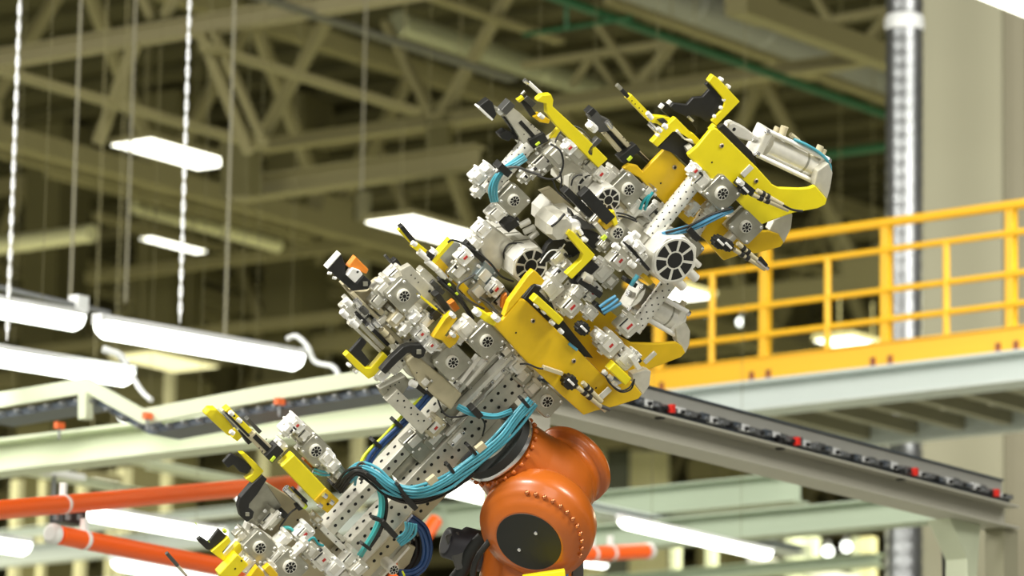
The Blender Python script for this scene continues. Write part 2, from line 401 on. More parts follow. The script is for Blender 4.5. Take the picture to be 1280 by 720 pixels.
# lamp rail and cables
mb = MB(); mb.cyl(at(-30, 352, 28), at(136, 391, 28.9), .018, zinc, 8); mb.box(at(98, 380, 28.7), D2 * .05, D1 * .04, Z * .05, lampB); mb.cyl(at(98, 382, 28.7), at(104, 395, 28.7), .02, lampB, 8)
tag(mb.build('lamp_rail'), 'thin grey rail joining the two upper tube lamps', 'rail')
tag(MB().tube([at(358, 424, 28.3), at(370, 420, 28.3), at(384, 432, 28.2), at(394, 452, 28.2), at(416, 458, 28.1), at(424, 470, 28)], .016, lampB).build('cable'), 'white curly cable at the right end of the long tube lamp', 'cable')
tag(MB().tube([at(160, 462, 26.8), at(168, 475, 26.7), at(178, 490, 26.6), at(189, 500, 26.5)], .016, lampB).build('cable'), 'white cable from the lower tube lamp to the cable tray', 'cable')
tag(MB().tube([at(128, 436, 26.9), at(140, 440, 26.9), at(150, 444, 26.9), at(160, 455, 26.9)], .02, lampB).build('cable'), 'white cable stub above the lower tube lamp', 'cable')

# ---- pale green beam at left with folded cable tray
p0, p1 = seg(665, 495, 25.5, D1P, -40)
t = empty('platform_beam', p0, 'long pale green steel beam crossing the left half below the lamps', 'beam')
ibeam(MB(), p0, p1, 44 * 26.5 / FPX, .22, cream, .018).build('web', t)
zb = p0.z - 44 * 26.5 / FPX / 2
for f in (.035, 1.03):
    q = p0.lerp(p1, f); MB().beam(V((q.x, q.y, 0)), V((q.x, q.y, zb)), D1P, .2, .2, cream).build('support_post', t)
tr = empty('cable_tray', at(180, 515, 25), 'white folded cable tray with a kink above the pale green beam', 'cable tray')
# heights above the beam axis follow the tray's kink
pl = (at(320, 492, 25.2), D1P.cross(Z))
top = [(-30, 497), (108, 474), (178, 513), (330, 484), (560, 448)]
pts = [hit(x, y - 2, *pl) for x, y in top]; low = [hit(x, y + 17, *pl) for x, y in top]
nrm = D1P.cross(Z); nrm = nrm if nrm.dot(Fw) > 0 else -nrm
MB().prism(pts + low[::-1], nrm * .03, cream).build('side_wall', tr)
lo2 = [hit(x, y + 19, *pl) + nrm * .05 for x, y in top]; lo3 = [hit(x, y + 28, *pl) + nrm * .05 for x, y in top]
mb = MB(); mb.prism(lo2 + lo3[::-1], nrm * .25, darkg); mb.build('tray_floor', tr)
for i in range(26):
    x = -20 + i * 19
    yy = None
    for (xa, ya), (xb, yb) in zip(top[:-1], top[1:]):
        if xa <= x <= xb: yy = ya + (yb - ya) * (x - xa) / (xb - xa) + 24
    c = hit(x, yy, *pl); MB().cyl(c - nrm * .0, c + nrm * .3, .010, zinc, 8).build('roller', tr)
MB().beam(hit(107, 492, *pl), hit(107, 524, *pl), D1P, .06, .06, cream).build('tray_post', tr)
for x, y in [(189, 521), (354, 503), (79, 533), (492, 482)]:
    c = hit(x, y, *pl) - nrm * .03
    o = MB().box(c, D1P * .014, Z * .018, nrm * .03, mat('orange_cap', (.85, .16, .04), .4)).build('orange_sensor'); tag(o, 'small orange sensor block under the cable tray', 'sensor', 'orange sensors under the tray')
    o.parent = tr; o.location = ORG[o] - ORG[tr]; del o['category']; del o['group']; del o['label']
    MB().cyl(c - Z * .02, c - Z * .08, .008, zinc, 8).build('sensor_stem', tr)
# frames below the beam, left
for k, (px, py, z, d, px1, w, lab) in enumerate([
    (120, 566, 34, D2, 330, 6, 'pale strip running back under the green beam, upper'),
    (40, 590, 34, D2, 190, 7, 'pale strip running back under the green beam at far left'),
    (190, 583, 38, D2, 420, 6, 'pale strip running back behind the upper orange tube'),
    (480, 650, 42, D1P, -20, 26, 'wide pale grey cross beam at the bottom left behind the orange tubes'),
    (480, 700, 40, D1P, -20, 16, 'grey cross beam along the bottom left edge'),
    (560, 612, 44, D1P, -20, 12, 'thin grey cross beam level with the upper orange tube')]):
    a, b = seg(px, py, z, d, px1)
    tag(ibeam(MB(), a, b, w * z / FPX, .15, greyp if k > 2 else cream, .012).build('frame_beam'), lab, 'beam')
mb = MB(); a = at(48, 588, 30); mb.box(at(72, 592, 30), D2 * .22, Z * .018, D1P * .05, whitep); mb.cyl(at(68, 595, 30), at(67, 622, 30), .014, zinc, 8)
tag(mb.build('hanger_bracket'), 'small white hanger bracket under the green beam at left', 'bracket')
for k, (px, z, y0, w) in enumerate([(22, 50, 600, .10), (55, 56, 600, .08), (104, 52, 590, .10), (156, 50, 585, .12), (205, 60, 560, .10), (330, 58, 560, .1), (395, 62, 400, .12), (455, 60, 240, .13), (410, 70, 400, .08), (214, 56, 430, .1), (140, 57, 590, .07)]):
    p = at(px, y0, z)
    tag(MB().beam(V((p.x, p.y, 0)), V((p.x, p.y, p.z)), D1P, w, w, mat('post_paint', (.50, .48, .30), .6)).build('frame_post'), 'slim far post painted beige, blurred behind the left side', 'post', 'far beige posts')

# ---- orange busbar tubes
def obar(a, b, za, zb, rpx, label, caps=(1, 1), clamps=()):
    p = at(*a, za); q = at(*b, zb); r = rpx * za / FPX; t = empty('orange_tube', p, label, 'tube')
    MB().cyl(p, q, r, orang, 20).build('tube_body', t); d = (q - p).normalized()
    for s, e, o in ((p, caps[0], -1), (q, caps[1], 1)):
        if e: MB().lathe(s - d * .03 * (-o), d * o, [(0, r * 1.1), (.03, r * 1.12), (.045, r * .7)], whitep, 16).build('end_cap', t)
    for f in clamps:
        c = p.lerp(q, f); mb = MB(); mb.lathe(c - d * .012, d, [(0, r * 1.08), (.024, r * 1.08)], whitep, 16); mb.beam(c + Z * r * .8, c + Z * (r + .06), d, .03, .03, whitep); mb.build('hanger', t)
obar((-40, 641), (364, 605), 22, 26, 12.5, 'long orange tube from the left edge to the lower jaw', (1, 1), (.26,))
obar((74, 669), (300, 713), 23, 24.2, 12, 'shorter orange tube with white end cap sloping down to the jaw', (1, 0), (.13,))
obar((470, 760), (545, 650), 30, 30.5, 9, 'orange tube end rising beside the dark blue hoses at the bottom', (0, 0))
obar((690, 695), (806, 689), 29, 30, 10, 'red tube with white end cap right of the robot', (0, 1), (.62, .42))
mb = MB(); mb.box(at(85, 646, 24), D2 * .09, Z * .04, D1P * .05, blk)
for x in (70, 85, 100): mb.cyl(at(x, 643, 23.8), at(x, 650, 23.8), .016, zinc, 8)
tag(mb.build('current_collector'), 'small black collector block between the two orange tubes', 'collector')

# ---- right: yellow railing on its platform
p0, p1 = seg(1330, 455, 32, D1P, 780)      # platform edge beam centre
t = empty('platform_beam', p0, 'pale grey platform beam under the yellow railing at right', 'beam')
def up_at(px, p0=p0): return p0 + D1P * dir_to(p0, D1P, px)
ibeam(MB(), p0, p1, 40 * 32 / FPX, .3, greyp, .02).build('edge_beam', t)
zt = p0.z + 20 * 32 / FPX
for k in range(7):
    q = up_at(1250 - k * 60) + D2 * 1.0; MB().beam(q - D2 * .95 - Z * .06, q + D2 * .5 - Z * .06, Z, .1, .08, tan2).build('joist', t)
q = p0 + D2 * 1.5; MB().beam(q - Z * .05, q + (p1 - p0) - Z * .05, Z, .2, .12, greyp).build('rear_beam', t)
MB().box(p0.lerp(p1, .5) + D2 * .8 + Z * .1, (p1 - p0) / 2, D2 * .75, Z * .015, tan2).build('deck_plate', t)
for px in (1262,):
    q = up_at(px) + D2 * 1.5; MB().beam(V((q.x, q.y, 0)), q - Z * .16, D1P, .2, .2, tan2).build('support_post', t)
rt = empty('yellow_railing', p0 + Z * .11, 'yellow safety railing with three rails and kickboard on the platform at right', 'railing')
base = zt
def railz(h): return V((0, 0, base - p0.z + h))
scl = 32 / FPX
MB().beam(p0 + railz(.09) - D2 * .02, p1 + railz(.09) - D2 * .02, Z, .17, .02, railY).build('kickboard', rt, .004)
e0 = up_at(1262)
MB().beam(p0 + railz(.185) - D2 * .02, p1 + railz(.185) - D2 * .02, Z, .012, .05, railY).build('kickboard_lip', rt)
for hpx, r in ((192, .035), (156, .024), (103, .024), (64, .024)):
    h = hpx * scl
    a = p0 + railz(h); MB().cyl(a, p1 + railz(h), r, railY, 14).build('rail', rt)
for px in (1262, 1105, 953, 820):
    q = up_at(px); MB().beam(q + railz(-.0) + D2 * .03, q + railz(192 * scl) + D2 * .03, D1P, .07, .07, railY).build('post', rt, .006)
    for s in (-1, 1): MB().box(q + railz(.04) + D1P * s * .075 - D2 * .02, D1P * .02, D2 * .02, Z * .045, mat('bolt_brown', (.25, .06, .02), .5)).build('foot_bolt', rt)
for px in (1183, 1034, 889):
    q = up_at(px); MB().cyl(q + railz(.1), q + railz(156 * scl), .026, railY, 12).build('baluster', rt)

# ---- right: conveyor beam with its roller rail
D2C = V((math.sin(math.radians(35.3)), math.cos(math.radians(35.3)), 0))
p0, p1 = seg(640, 494, 21.2, D2C, 1254)
t = empty('conveyor_beam', p0, 'long grey conveyor beam sloping down across the lower right', 'beam')
hw = 28 * 23.5 / FPX
ibeam(MB(), p0, p1, hw * 1.12, .2, tan, .012).build('web', t)
c0 = Z * (hw * .56 + .03)
rl = MB(); side = -D1P * -1
sd = D1P.cross(Z); 
near = D1P if D1P.dot(Fw) < 0 else -D1P
MB().beam(p0 + c0 + Z * .075 - near * .04, p1 + c0 + Z * .075 - near * .04, Z, .075, .06, mat('rail_grey', (.52, .52, .48), .4, .3)).build('guide_rail', t)
MB().beam(p0 + c0 + Z * .115 - near * .04, p1 + c0 + Z * .115 - near * .04, Z, .008, .09, darkg).build('rail_cap', t)
MB().beam(p0 + c0 - near * .02, p1 + c0 - near * .02, Z, .02, .12, darkg).build('rail_floor', t)
L = (p1 - p0).length; n = 64
for i in range(n):
    q = p0.lerp(p1, (i + .5) / n) + c0 + near * .04 + Z * .012
    mb = MB(); mm = [zinc, darkg, lampB, zinc][i % 4]
    mb.box(q + Z * random.uniform(0, .012), D2C * .035, Z * random.uniform(.01, .02), near * .025, mm); mb.cyl(q, q + near * .04, .011, zinc if i % 2 else blk, 8); mb.build('carrier_clip', t)
for x in (823, 980, 1128, 1230):
    q = p0 + D2C * dir_to(p0, D2C, x) + c0 + near * .08 + Z * .012
    MB().box(q, D2C * .011, Z * .02, near * .015, redp).build('red_stop', t)
for x in (810, 961, 1112):
    q = p0 + D2C * dir_to(p0, D2C, x) + c0 + near * .07 - Z * .02; MB().box(q, D2C * .016, Z * .03, near * .02, blk).build('black_stop', t)
e = p1
MB().beam(V((e.x, e.y, 0)) - D2C * .02, e - Z * (hw * .56) - D2C * .02, D1P, .12, .14, tan2).build('end_post', t)
pe = p1 - D2C * .55 - Z * hw * .56
MB().prism([pe - near * .02, pe + D2C * .3, pe + D2C * .3 - Z * .42 - D2C * .06, pe + D2C * .16 - Z * .42, pe + D2C * .16 - Z * .2], -near * .14, cream).build('knee_bracket', t)
q = V((pe.x, pe.y, 0)) + D2C * .2; MB().beam(q, q + Z * (pe.z - .4), D1P, .15, .14, cream).build('support_post', t)
MB().cyl(at(1179, 655, 25), at(1181, 760, 25), .012, blk, 8).build('hanging_cable', t)
q = p0.lerp(p1, .03); MB().beam(V((q.x, q.y, 0)), q - Z * .05, D1P, .14, .14, tan).build('support_post', t)
# mezzanine cross beams low right
for k, (px, py, z, d, px1, w, lab) in enumerate([
    (1000, 610, 33, D1P, 560, 36, 'broad pale green cross beam right of the robot'),
    (1215, 632, 31, D1P, 640, 34, 'broad pale green cross beam behind the long lower right lamp'),
    (720, 632, 33, D2, 1000, 10, 'thin grey channel above the lower right lamp'),
    (1100, 700, 44, D1P, 640, 16, 'far pale grey cross beam at the bottom right'),
    (640, 560, 34, D1P, 470, 30, 'pale cross beam behind the dark blue hoses'),
    (640, 640, 35, D1P, 470, 34, 'pale green cross beam left of the robot wrist')]):
    a, b = seg(px, py, z, d, px1)
    tag(ibeam(MB(), a, b, w * z / FPX, .22, sage if k != 2 else greyp, .014).build('frame_beam'), lab, 'beam')
post = mat('yellowish_panel', (.90, .86, .48), .6)
for k, (px, z, w, m) in enumerate([(773, 70, .34, mat('dark_panel', (.10, .11, .07), .6)), (812, 71, .6, post), (745, 71, .3, post), (735, 74, .5, post)]):
    p = at(px, 565, z); tag(MB().box(V((p.x, p.y, p.z / 2)), V((w / 2, 0, 0)), V((0, .1, 0)), Z * p.z / 2, m).build('wall_panel'), ['dark upright panel right of the robot drum', 'broad cream upright panel right of the dark one', 'narrow cream upright panel beside the robot drum', 'cream upright panel hidden mostly by the robot drum'][k], 'panel')
for px, z, w in [(990, 48, .1), (1016, 50, .12), (1086, 46, .12), (1000, 55, .08), (890, 52, .1), (845, 50, .09), (1070, 60, .08)]:
    p = at(px, 672, z)
    tag(MB().beam(V((p.x, p.y, 0)), p, D1P, w, w, cream if px < 1080 else post).build('frame_post'), 'slim pale post at the bottom right, out of focus', 'post', 'pale posts at the bottom right')
mb = MB(); a, b = seg(940, 700, 46, D2, 1110); 
tag(MB().beam(a, b, Z, .09, .1, whitep).build('white_rail'), 'white rail behind the pale posts at the bottom right', 'rail')
# ---- unseen area lights, added in place of the hall's lamps
def area(loc, tgt, size, e, col=(1, .97, .88)):
    l = bpy.data.lights.new('added_light', 'AREA'); l.size = size; l.size_y = size; l.energy = e; l.color = col; l.shape = 'SQUARE'
    o = bpy.data.objects.new('added_light', l); COL.objects.link(o); o.location = loc
    o.rotation_euler = (V(tgt) - V(loc)).to_track_quat('-Z', 'Y').to_euler(); return o
area((-5, 11, 10.5), (0, 17.4, 5), 2.5, 1450)
area((6, 13, 10.5), (0, 17.4, 5), 3, 850)
area((1, 3, 8), (0, 17.4, 5), 5, 380)  # unseen front fill, added to brighten the tool's near faces
area((-10, 24, 10.8), (-6, 30, 4), 6, 1500)
area((8, 27, 10.8), (8, 36, 4), 6, 1300)
area((-14, 50, 11.0), (-14, 51, 0), 14, 4700, (1, .96, .66))
area((8, 50, 11.0), (8, 51, 0), 14, 4700, (1, .96, .66))
w = bpy.data.worlds.new('world'); sc.world = w; w.use_nodes = True
w.node_tree.nodes['Background'].inputs[0].default_value = (1, .96, .84, 1); w.node_tree.nodes['Background'].inputs[1].default_value = .38
sc.view_settings.view_transform = 'Standard'; sc.view_settings.look = 'None'; sc.view_settings.exposure = 0; sc.view_settings.gamma = 1
sc.view_settings.use_curve_mapping = False
# ================= THE GRIPPER TOOL =================
def camdir(x, y, z): return Rt * x + Up * y - Fw * z
GC = camdir(.42, -.33, .85).normalized()
GA = camdir(.69, .72, 0); GA = (GA - GC * GA.dot(GC)).normalized()
GB = GC.cross(GA).normalized()
if GB.dot(Up) < 0: GB = -GB           # up-left
GO = at(640, 400, 17.4)
PX = 17.4 / FPX                       # metres per pixel at the tool
def gp(px, py, c=0.): return hit(px, py, GO + GC * c, GC)
alu = mat('satin_aluminium', (.64, .62, .53), .34, .35, var=.12, vscale=25)
alub = mat('bright_aluminium', (.80, .785, .71), .33, .25, var=.08, vscale=40)
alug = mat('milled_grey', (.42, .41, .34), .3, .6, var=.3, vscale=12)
almond = mat('almond_plate', (.56, .50, .33), .5, 0, var=.1, vscale=15)
steel = mat('bright_steel', (.75, .75, .76), .2, .9)
bore = mat('bore_black', (.01, .01, .009), .8)
yel = mat('tool_yellow', (.86, .72, .012), .42, var=.08, vscale=8)
yel_shade = mat('tool_yellow_shaded', (.80, .52, .008), .42, var=.12, vscale=8)  # same yellow paint, shade put into the colour of the less lit pieces
blkp = mat('black_part', (.013, .013, .012), .5, 0, var=.3, vscale=30)
dgrey = mat('dark_grey_part', (.09, .09, .085), .4, .3)
redm = mat('red_label', (.50, .03, .025), .4)
cyanh = mat('cyan_hose', (.08, .37, .48), .3)
tealh = mat('teal_hose', (.02, .30, .34), .35)
blueh = mat('blue_hose', (.02, .07, .22), .35)
yelh = mat('lime_cable', (.78, .88, .02), .4)
limed = mat('lime_led', (.65, .85, .05), .4)
orgp = mat('orange_part', (.90, .28, .03), .4)
whit = mat('white_fitting', (.88, .88, .85), .35)

tool = empty('gripper_tool', gp(600, 430, 0), 'aluminium and yellow gripper tool full of clamps, bolted to the orange robot', 'gripper tool')
cntr = {}
def prism(name, pts, c, t, m, parent=None, bev=.003, holes=(), hm=None, build=True, mb=None):
    """an outline in the tool's plane, its front face at c, t metres thick"""
    P = [gp(x, y, c) for x, y in pts]
    mb = mb or MB(); mb.prism(P, -GC * t, m)
    for h in holes:
        mb.disc(gp(h[0], h[1], c + .0008), GC, h[2] * PX, hm or bore, 10)
    return mb.build(name, parent or tool, bev) if build else mb
def strip(p0, p1, o0, o1):
    d = V((p1[0] - p0[0], p1[1] - p0[1])); d.normalize(); n = V((-d.y, d.x))      # + offset: to the lower right for an up-right line reversed
    return [(p0[0] + n.x * o0, p0[1] + n.y * o0), (p1[0] + n.x * o0, p1[1] + n.y * o0), (p1[0] + n.x * o1, p1[1] + n.y * o1), (p0[0] + n.x * o1, p0[1] + n.y * o1)]
def bar(name, p0, p1, w, c, t, m, parent=None, bev=.002, holes=(), build=True, mb=None):
    return prism(name, strip(p0, p1, -w / 2, w / 2), c, t, m, parent, bev, holes, build=build, mb=mb)
def rod(name, p0, p1, r, c, m, parent=None, c1=None, n=14, r2=None):
    a = gp(*p0, c); b = gp(*p1, c if c1 is None else c1)
    return MB().cyl(a, b, r * PX, m, n, None if r2 is None else r2 * PX).build(name, parent or tool)
def bolt(mb, px, py, c, r=2.2, m=None):
    p = gp(px, py, c); mb.lathe(p - GC * .004, GC, [(0, r * PX), (.009, r * PX), (.011, r * PX * .7)], m or steel, 8); mb.disc(p + GC * .0078, GC, r * PX * .45, bore, 6)
def fan(name, px, py, r, c, length, parent=None, m=None, body=True, bodyr=1.22, n=8):
    """extruded octagon tube pointing along the tool's depth, its end showing eight chambers and a core bore"""
    m = m or alub; R_ = r * PX; o = gp(px, py, c); mb = MB()
    if body: mb.lathe(o - GC * length, GC, [(0, R_ * bodyr), (length - .004, R_ * bodyr), (length, R_ * (bodyr - .04))], m, 8 if r > 14 else 16, GA, smooth=(r <= 14))
    f = mb.build(name, parent or tool)
    q = MB(); x, y = q.frame(GC); d0 = .001
    q.lathe(o + GC * .0005, GC, [(0, R_ * 1.08), (.003, R_ * 1.05)], m, 28, smooth=True)
    for k in range(n):
        a0 = 2 * math.pi * (k + .1) / n; a1 = 2 * math.pi * (k + .9) / n; vs = []
        for (rr, s, e) in ((.96, a0, a1), (.45, a1 - .06, a0 + .06)):
            for i in range(5):
                a = s + (e - s) * i / 4; vs.append(o + GC * .0042 + (x * math.cos(a) + y * math.sin(a)) * rr * R_)
        ff = list(range(10))
        if (vs[1] - vs[0]).cross(vs[5] - vs[0]).dot(GC) < 0: ff = ff[::-1]
        q.add(vs, [ff], bore)
    q.disc(o + GC * .0042, GC, R_ * .38, bore, 14)
    q.build('profile_end', f)
    return f
def node(px, py, s, c, r=7.5, d=.07, rot=0, name='tube_clamp', m=None, parent=None):
    """square split clamp block round a tube end: block, ribs, corner bolts, end face"""
    m = m or alug
    ca, sa = math.cos(math.radians(45 + rot)), math.sin(math.radians(45 + rot))
    def L(u, v): return (px + (u * ca + v * sa), py + (-u * sa + v * ca))
    h = s / 2
    P = [L(-h, -h * .8), L(-h * .8, -h), L(h * .8, -h), L(h, -h * .8), L(h, h * .8), L(h * .8, h), L(-h * .8, h), L(-h, h * .8)]
    o = prism(name, P, c, d * .45, m, parent, .003)
    prism('rear_block', [L(-h * 1.02, -h * .9), L(h * .92, -h * .9), L(h * .92, h * .75), L(-h * 1.02, h * .75)], c - d * .55, d * .8, alu, o, .003)
    for k in (-1, 1):
        bar('clamp_rib', L(-h * .95, h * .33 * k - h * .5), L(h * .5, h * .33 * k - h * .5), 3, c - d * .45, d * .2, alub, o, .001)
    for u, v in ((-.75, -.75), (.75, -.75), (.75, .75), (-.75, .75)):
        mb = MB(); bolt(mb, *L(u * h, v * h), c, 1.8, m=whit); mb.build('corner_bolt', o)
    fan('tube_end', px, py, r, c + .012, .16, o)
    return o
def block(px, py, w, h, c, t=.05, m=None, red=0, rot=0, name='clamp_cylinder', parent=None, screws=2, tabs=True, slot=False):
    """little aluminium power block with tabs, screws and a red mark. w runs up-right, h up-left"""
    m = m or alu
    an = math.radians(46 + rot); ux, uy = math.cos(an), -math.sin(an); vx, vy = math.sin(an), math.cos(an)
    def L(u, v): return (px + ux * u + vx * v, py + uy * u + vy * v)
    a, b = w / 2, h / 2
    P = [L(-a, -b + 1.5), L(-a + 1.5, -b), L(a * .55, -b), L(a * .6, -b - 2), L(a - 1, -b - 2), L(a, -b + 1), L(a, b * .5), L(a - 2, b), L(-a + 2, b), L(-a, b - 2)]
    o = prism(name, P, c, t, m, parent, .003)
    pr = [L(-a * .6, -b * .6), L(a * .5, -b * .6), L(a * .5, b * .45), L(-a * .6, b * .45)]
    prism('raised_cover', pr, c + .008, .012, alub, o, .002)
    if red:
        bar('red_mark', L(-red * .5, b * .05), L(red * .5, b * .05), 2.6, c + .0105, .003, redm, o, 0)
    for k in range(screws):
        mb = MB(); bolt(mb, *L(-a * .78 + k * a * 1.5, b * .75 - (k % 2) * b * .3), c, 1.5, m=whit); mb.build('screw', o)
    if tabs:
        bar('side_tab', L(-a - 3, -b * .2), L(-a + 1, -b * .2), 5, c - t * .3, t * .5, alub, o, .001)
        rod('port_stub', L(a * .2, -b - 6), L(a * .2, -b), 2.2, c - t * .4, whit, o)
    if slot: bar('slot', L(-a * .7, -b * .78), L(a * .4, -b * .78), 1.6, c + .001, .001, bore, o, 0)
    return o
def hose(name, pts, r, m, c=None, off=0, parent=None, n=8):
    """pts: (x, y, c)"""
    P = [gp(x, y, cc) for x, y, cc in pts]
    return MB().tube(P, r * PX, m, n, 5).build(name, parent or tool)
def bundle(name, pts, offs, r, m, parent=None):
    out = []
    for i, (du, dc) in enumerate(offs):
        q = []
        for k, (x, y, c) in enumerate(pts):
            a = pts[max(0, k - 1)]; b = pts[min(len(pts) - 1, k + 1)]; dx, dy = b[0] - a[0], b[1] - a[1]; l = math.hypot(dx, dy) or 1
            wv = 1 + .25 * math.sin(k * 1.7 + i * 2.1)
            q.append((x - dy / l * du * wv, y + dx / l * du * wv, c + dc))
        out.append(hose(name, q, r, m, parent=parent))
    return out
def holes_line(p0, p1, n, r=1.7, e=0): 
    return [(p0[0] + (p1[0] - p0[0]) * i / (n - 1), p0[1] + (p1[1] - p0[1]) * i / (n - 1), r) for i in range(n)]
def ptube(name, p0, p1, r, c, rows=3, step=11, parent=None, m=None):
    """round tube with bolt holes drilled along it"""
    m = m or alub; a = gp(*p0, c); b = gp(*p1, c); mb = MB().cyl(a, b, r * PX, m, 24)
    d = (b - a).normalized(); L = (b - a).length; vw = (CAM - a).normalized(); x = (vw - d * vw.dot(d)).normalized(); y = d.cross(x)
    n = int(L / (step * PX))
    for j in range(-2, 3):
        an = j * math.radians(36)
        nn = x * math.cos(an) + y * math.sin(an)
        for i in range(n):
            f = (i + .5 + (.5 if j % 2 else 0)) * step * PX
            if f < L - .01: mb.disc(a + d * f + nn * (r * PX + .0006), nn, 1.15 * PX, bore, 8)
    return mb.build(name, parent or tool)

# ---- the two long perforated box beams
u = (.683, -.730)
def ln(p, k): return (p[0] + u[0] * k, p[1] + u[1] * k)
def boxbeam(p, k0, k1, w, c, t, rows, step=12.2, m=alu, name='main_beam', sidehole=True):
    """p on the upper-left front edge; w px wide front; t depth"""
    a, b = ln(p, k0), ln(p, k1); nx, ny = .730, .683
    P = [a, b, (b[0] + nx * w, b[1] + ny * w), (a[0] + nx * w, a[1] + ny * w)]
    H = []
    for r_ in rows:
        k = k0 + 6
        while k < k1 - 4:
            q = ln(p, k); H.append((q[0] + nx * r_, q[1] + ny * r_, 2.3)); k += step
    mb = prism(name, P, c, t, m, build=False, holes=H)
    if sidehole:                                     # holes in the upper-left side wall
        A_ = gp(*a, c); B_ = gp(*b, c); d = (B_ - A_); L = d.length; d /= L; nn = d.cross(GC); nn = nn if nn.dot(Up) > 0 else -nn
        k = 6 * PX
        while k < L: mb.disc(A_ + d * k - GC * t * .5 + nn * .0008, nn, 2.6 * PX, bore, 10); k += step * PX
    return mb.build(name, tool, .003)
boxbeam((407, 662), -6, 250, 13, .02, .085, [5.5])
boxbeam((442, 674), -30, 318, 30, .05, .07, [7.5, 20])
# recessed channel and cross webs between the beams
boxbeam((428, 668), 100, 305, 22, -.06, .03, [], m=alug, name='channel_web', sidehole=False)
for k in (6, 96, 150, 205, 262):
    p = ln((418, 672), k); bar('cross_web', p, (p[0] + 24, p[1] + 24), 5, .015, .05, alu)
bar('end_web', (402, 659), (444, 700), 7, .05, .12, alub, holes=[(410, 667, 1.1), (420, 677, 1.1), (430, 687, 1.1), (438, 695, 1.1)])
# lower flange of the second beam
boxbeam((470, 690), -40, 190, 16, -.03, .05, [6], m=almond, name='lower_flange', sidehole=False)
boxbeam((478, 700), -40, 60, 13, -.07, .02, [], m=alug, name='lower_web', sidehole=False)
bar('lower_edge', (478, 722), (512, 684), 3, -.0, .03, alub)
for px, py in ((572, 548), (622, 470), (600, 459)):
    p = (px, py); o = bar('joint_cover', ln(p, -13), ln(p, 13), 11, .062, .014, alu); bar('cover_panel', ln(p, -7), ln(p, 7), 5, .066, .006, whit, o)
    mb = MB(); bolt(mb, *ln(p, -10), .062, 2.4); mb.build('bolt', o); mb = MB(); bolt(mb, *ln(p, 10), .062, 2.4); mb.build('bolt', o)
for k, o_ in ((130, 11), (146, 13), (165, 8)):
    p = ln((470, 640), k); bar('rail', p, ln(p, 70), 3, .07, .02, alub)
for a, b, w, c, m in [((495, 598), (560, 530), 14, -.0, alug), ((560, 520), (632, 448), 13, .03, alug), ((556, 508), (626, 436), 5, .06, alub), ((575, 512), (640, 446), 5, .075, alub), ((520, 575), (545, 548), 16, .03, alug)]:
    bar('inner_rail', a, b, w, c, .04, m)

# ---- big yellow plates
def yplate(name, P, c, t, m, dots=(), small=()):
    o = prism(name, P, c, t, m, bev=.004, holes=[(x, y, 1.3) for x, y in small])
    for x, y in dots:
        mb = MB(); p = gp(x, y, c); mb.lathe(p - GC * .002, GC, [(0, 3.2 * PX), (.006, 3.0 * PX), (.007, 1.8 * PX)], mat('dull_bolt', (.5, .42, .3), .4, .5), 12); mb.disc(p + GC * .0056, GC, 1.9 * PX, bore, 8); mb.build('bolt', o)
    return o
yplate('yellow_plate', [(645, 380), (649, 375), (654, 374), (659, 377), (724, 439), (750, 466), (772, 484), (790, 477), (803, 493), (798, 499), (770, 508), (744, 514), (730, 519), (702, 494), (680, 473), (655, 449), (622, 412), (606, 398), (604, 393), (616, 392), (628, 400)], .20, .02, yel_shade, [(666, 401), (717, 451)], [(645, 416), (745, 485)])
prism('black_core', [(655, 374), (668, 357), (677, 359), (687, 371), (694, 388), (742, 448), (730, 446)], .17, .02, blkp)
yplate('yellow_plate', [(700, 382), (735, 392), (760, 386), (772, 396), (774, 420), (790, 429), (820, 430), (846, 428), (853, 433), (857, 441), (851, 447), (825, 457), (800, 466), (780, 474), (750, 466), (722, 436), (700, 405)], .10, .02, yel_shade)
yplate('yellow_plate', [(826, 192), (831, 187), (836, 187), (866, 218), (885, 243), (905, 270), (935, 290), (962, 289), (974, 293), (980, 303), (976, 309), (945, 317), (925, 319), (905, 326), (884, 302), (838, 262), (800, 223), (779, 211), (786, 205), (797, 207), (804, 215), (815, 203)], .10, .02, yel_shade, [(843, 209)], [(826, 229)])
yplate('yellow_plate', [(889, 162), (893, 160), (898, 162), (945, 208), (966, 231), (974, 235), (1000, 236), (1012, 235), (1019, 232), (1034, 249), (1032, 256), (1022, 261), (993, 266), (970, 274), (952, 281), (935, 265), (915, 244), (893, 232), (878, 212), (862, 197), (860, 193), (872, 183)], .20, .02, yel, [(902, 182), (945, 226)], [(890, 203), (965, 249)])
bar('silver_tab', (928, 220), (940, 208), 7, .205, .006, alub)
prism('black_core', [(822, 185), (845, 163), (858, 166), (866, 182), (878, 205), (886, 216), (872, 219), (838, 187)], .07, .02, blkp)
prism('black_core', [(898, 160), (905, 155), (940, 190), (946, 206), (940, 204)], .17, .02, blkp)
for P, c in [([(861, 173), (866, 166), (878, 178), (872, 184)], .12), ([(888, 163), (894, 156), (899, 160), (893, 165)], .15)]: prism('link_plate', P, c, .03, yel)
prism('end_bracket', [(1018, 231), (1022, 214), (1036, 204), (1041, 216), (1038, 235), (1034, 249)], .18, .04, alu)
prism('end_bracket', [(962, 288), (968, 276), (985, 266), (991, 268), (989, 285), (980, 304)], .09, .04, alu)
prism('end_bracket', [(846, 427), (845, 412), (858, 404), (863, 414), (862, 430), (857, 442)], .09, .04, alu)
prism('end_bracket', [(792, 478), (790, 468), (808, 462), (814, 464), (812, 482), (804, 494)], .19, .04, alu)

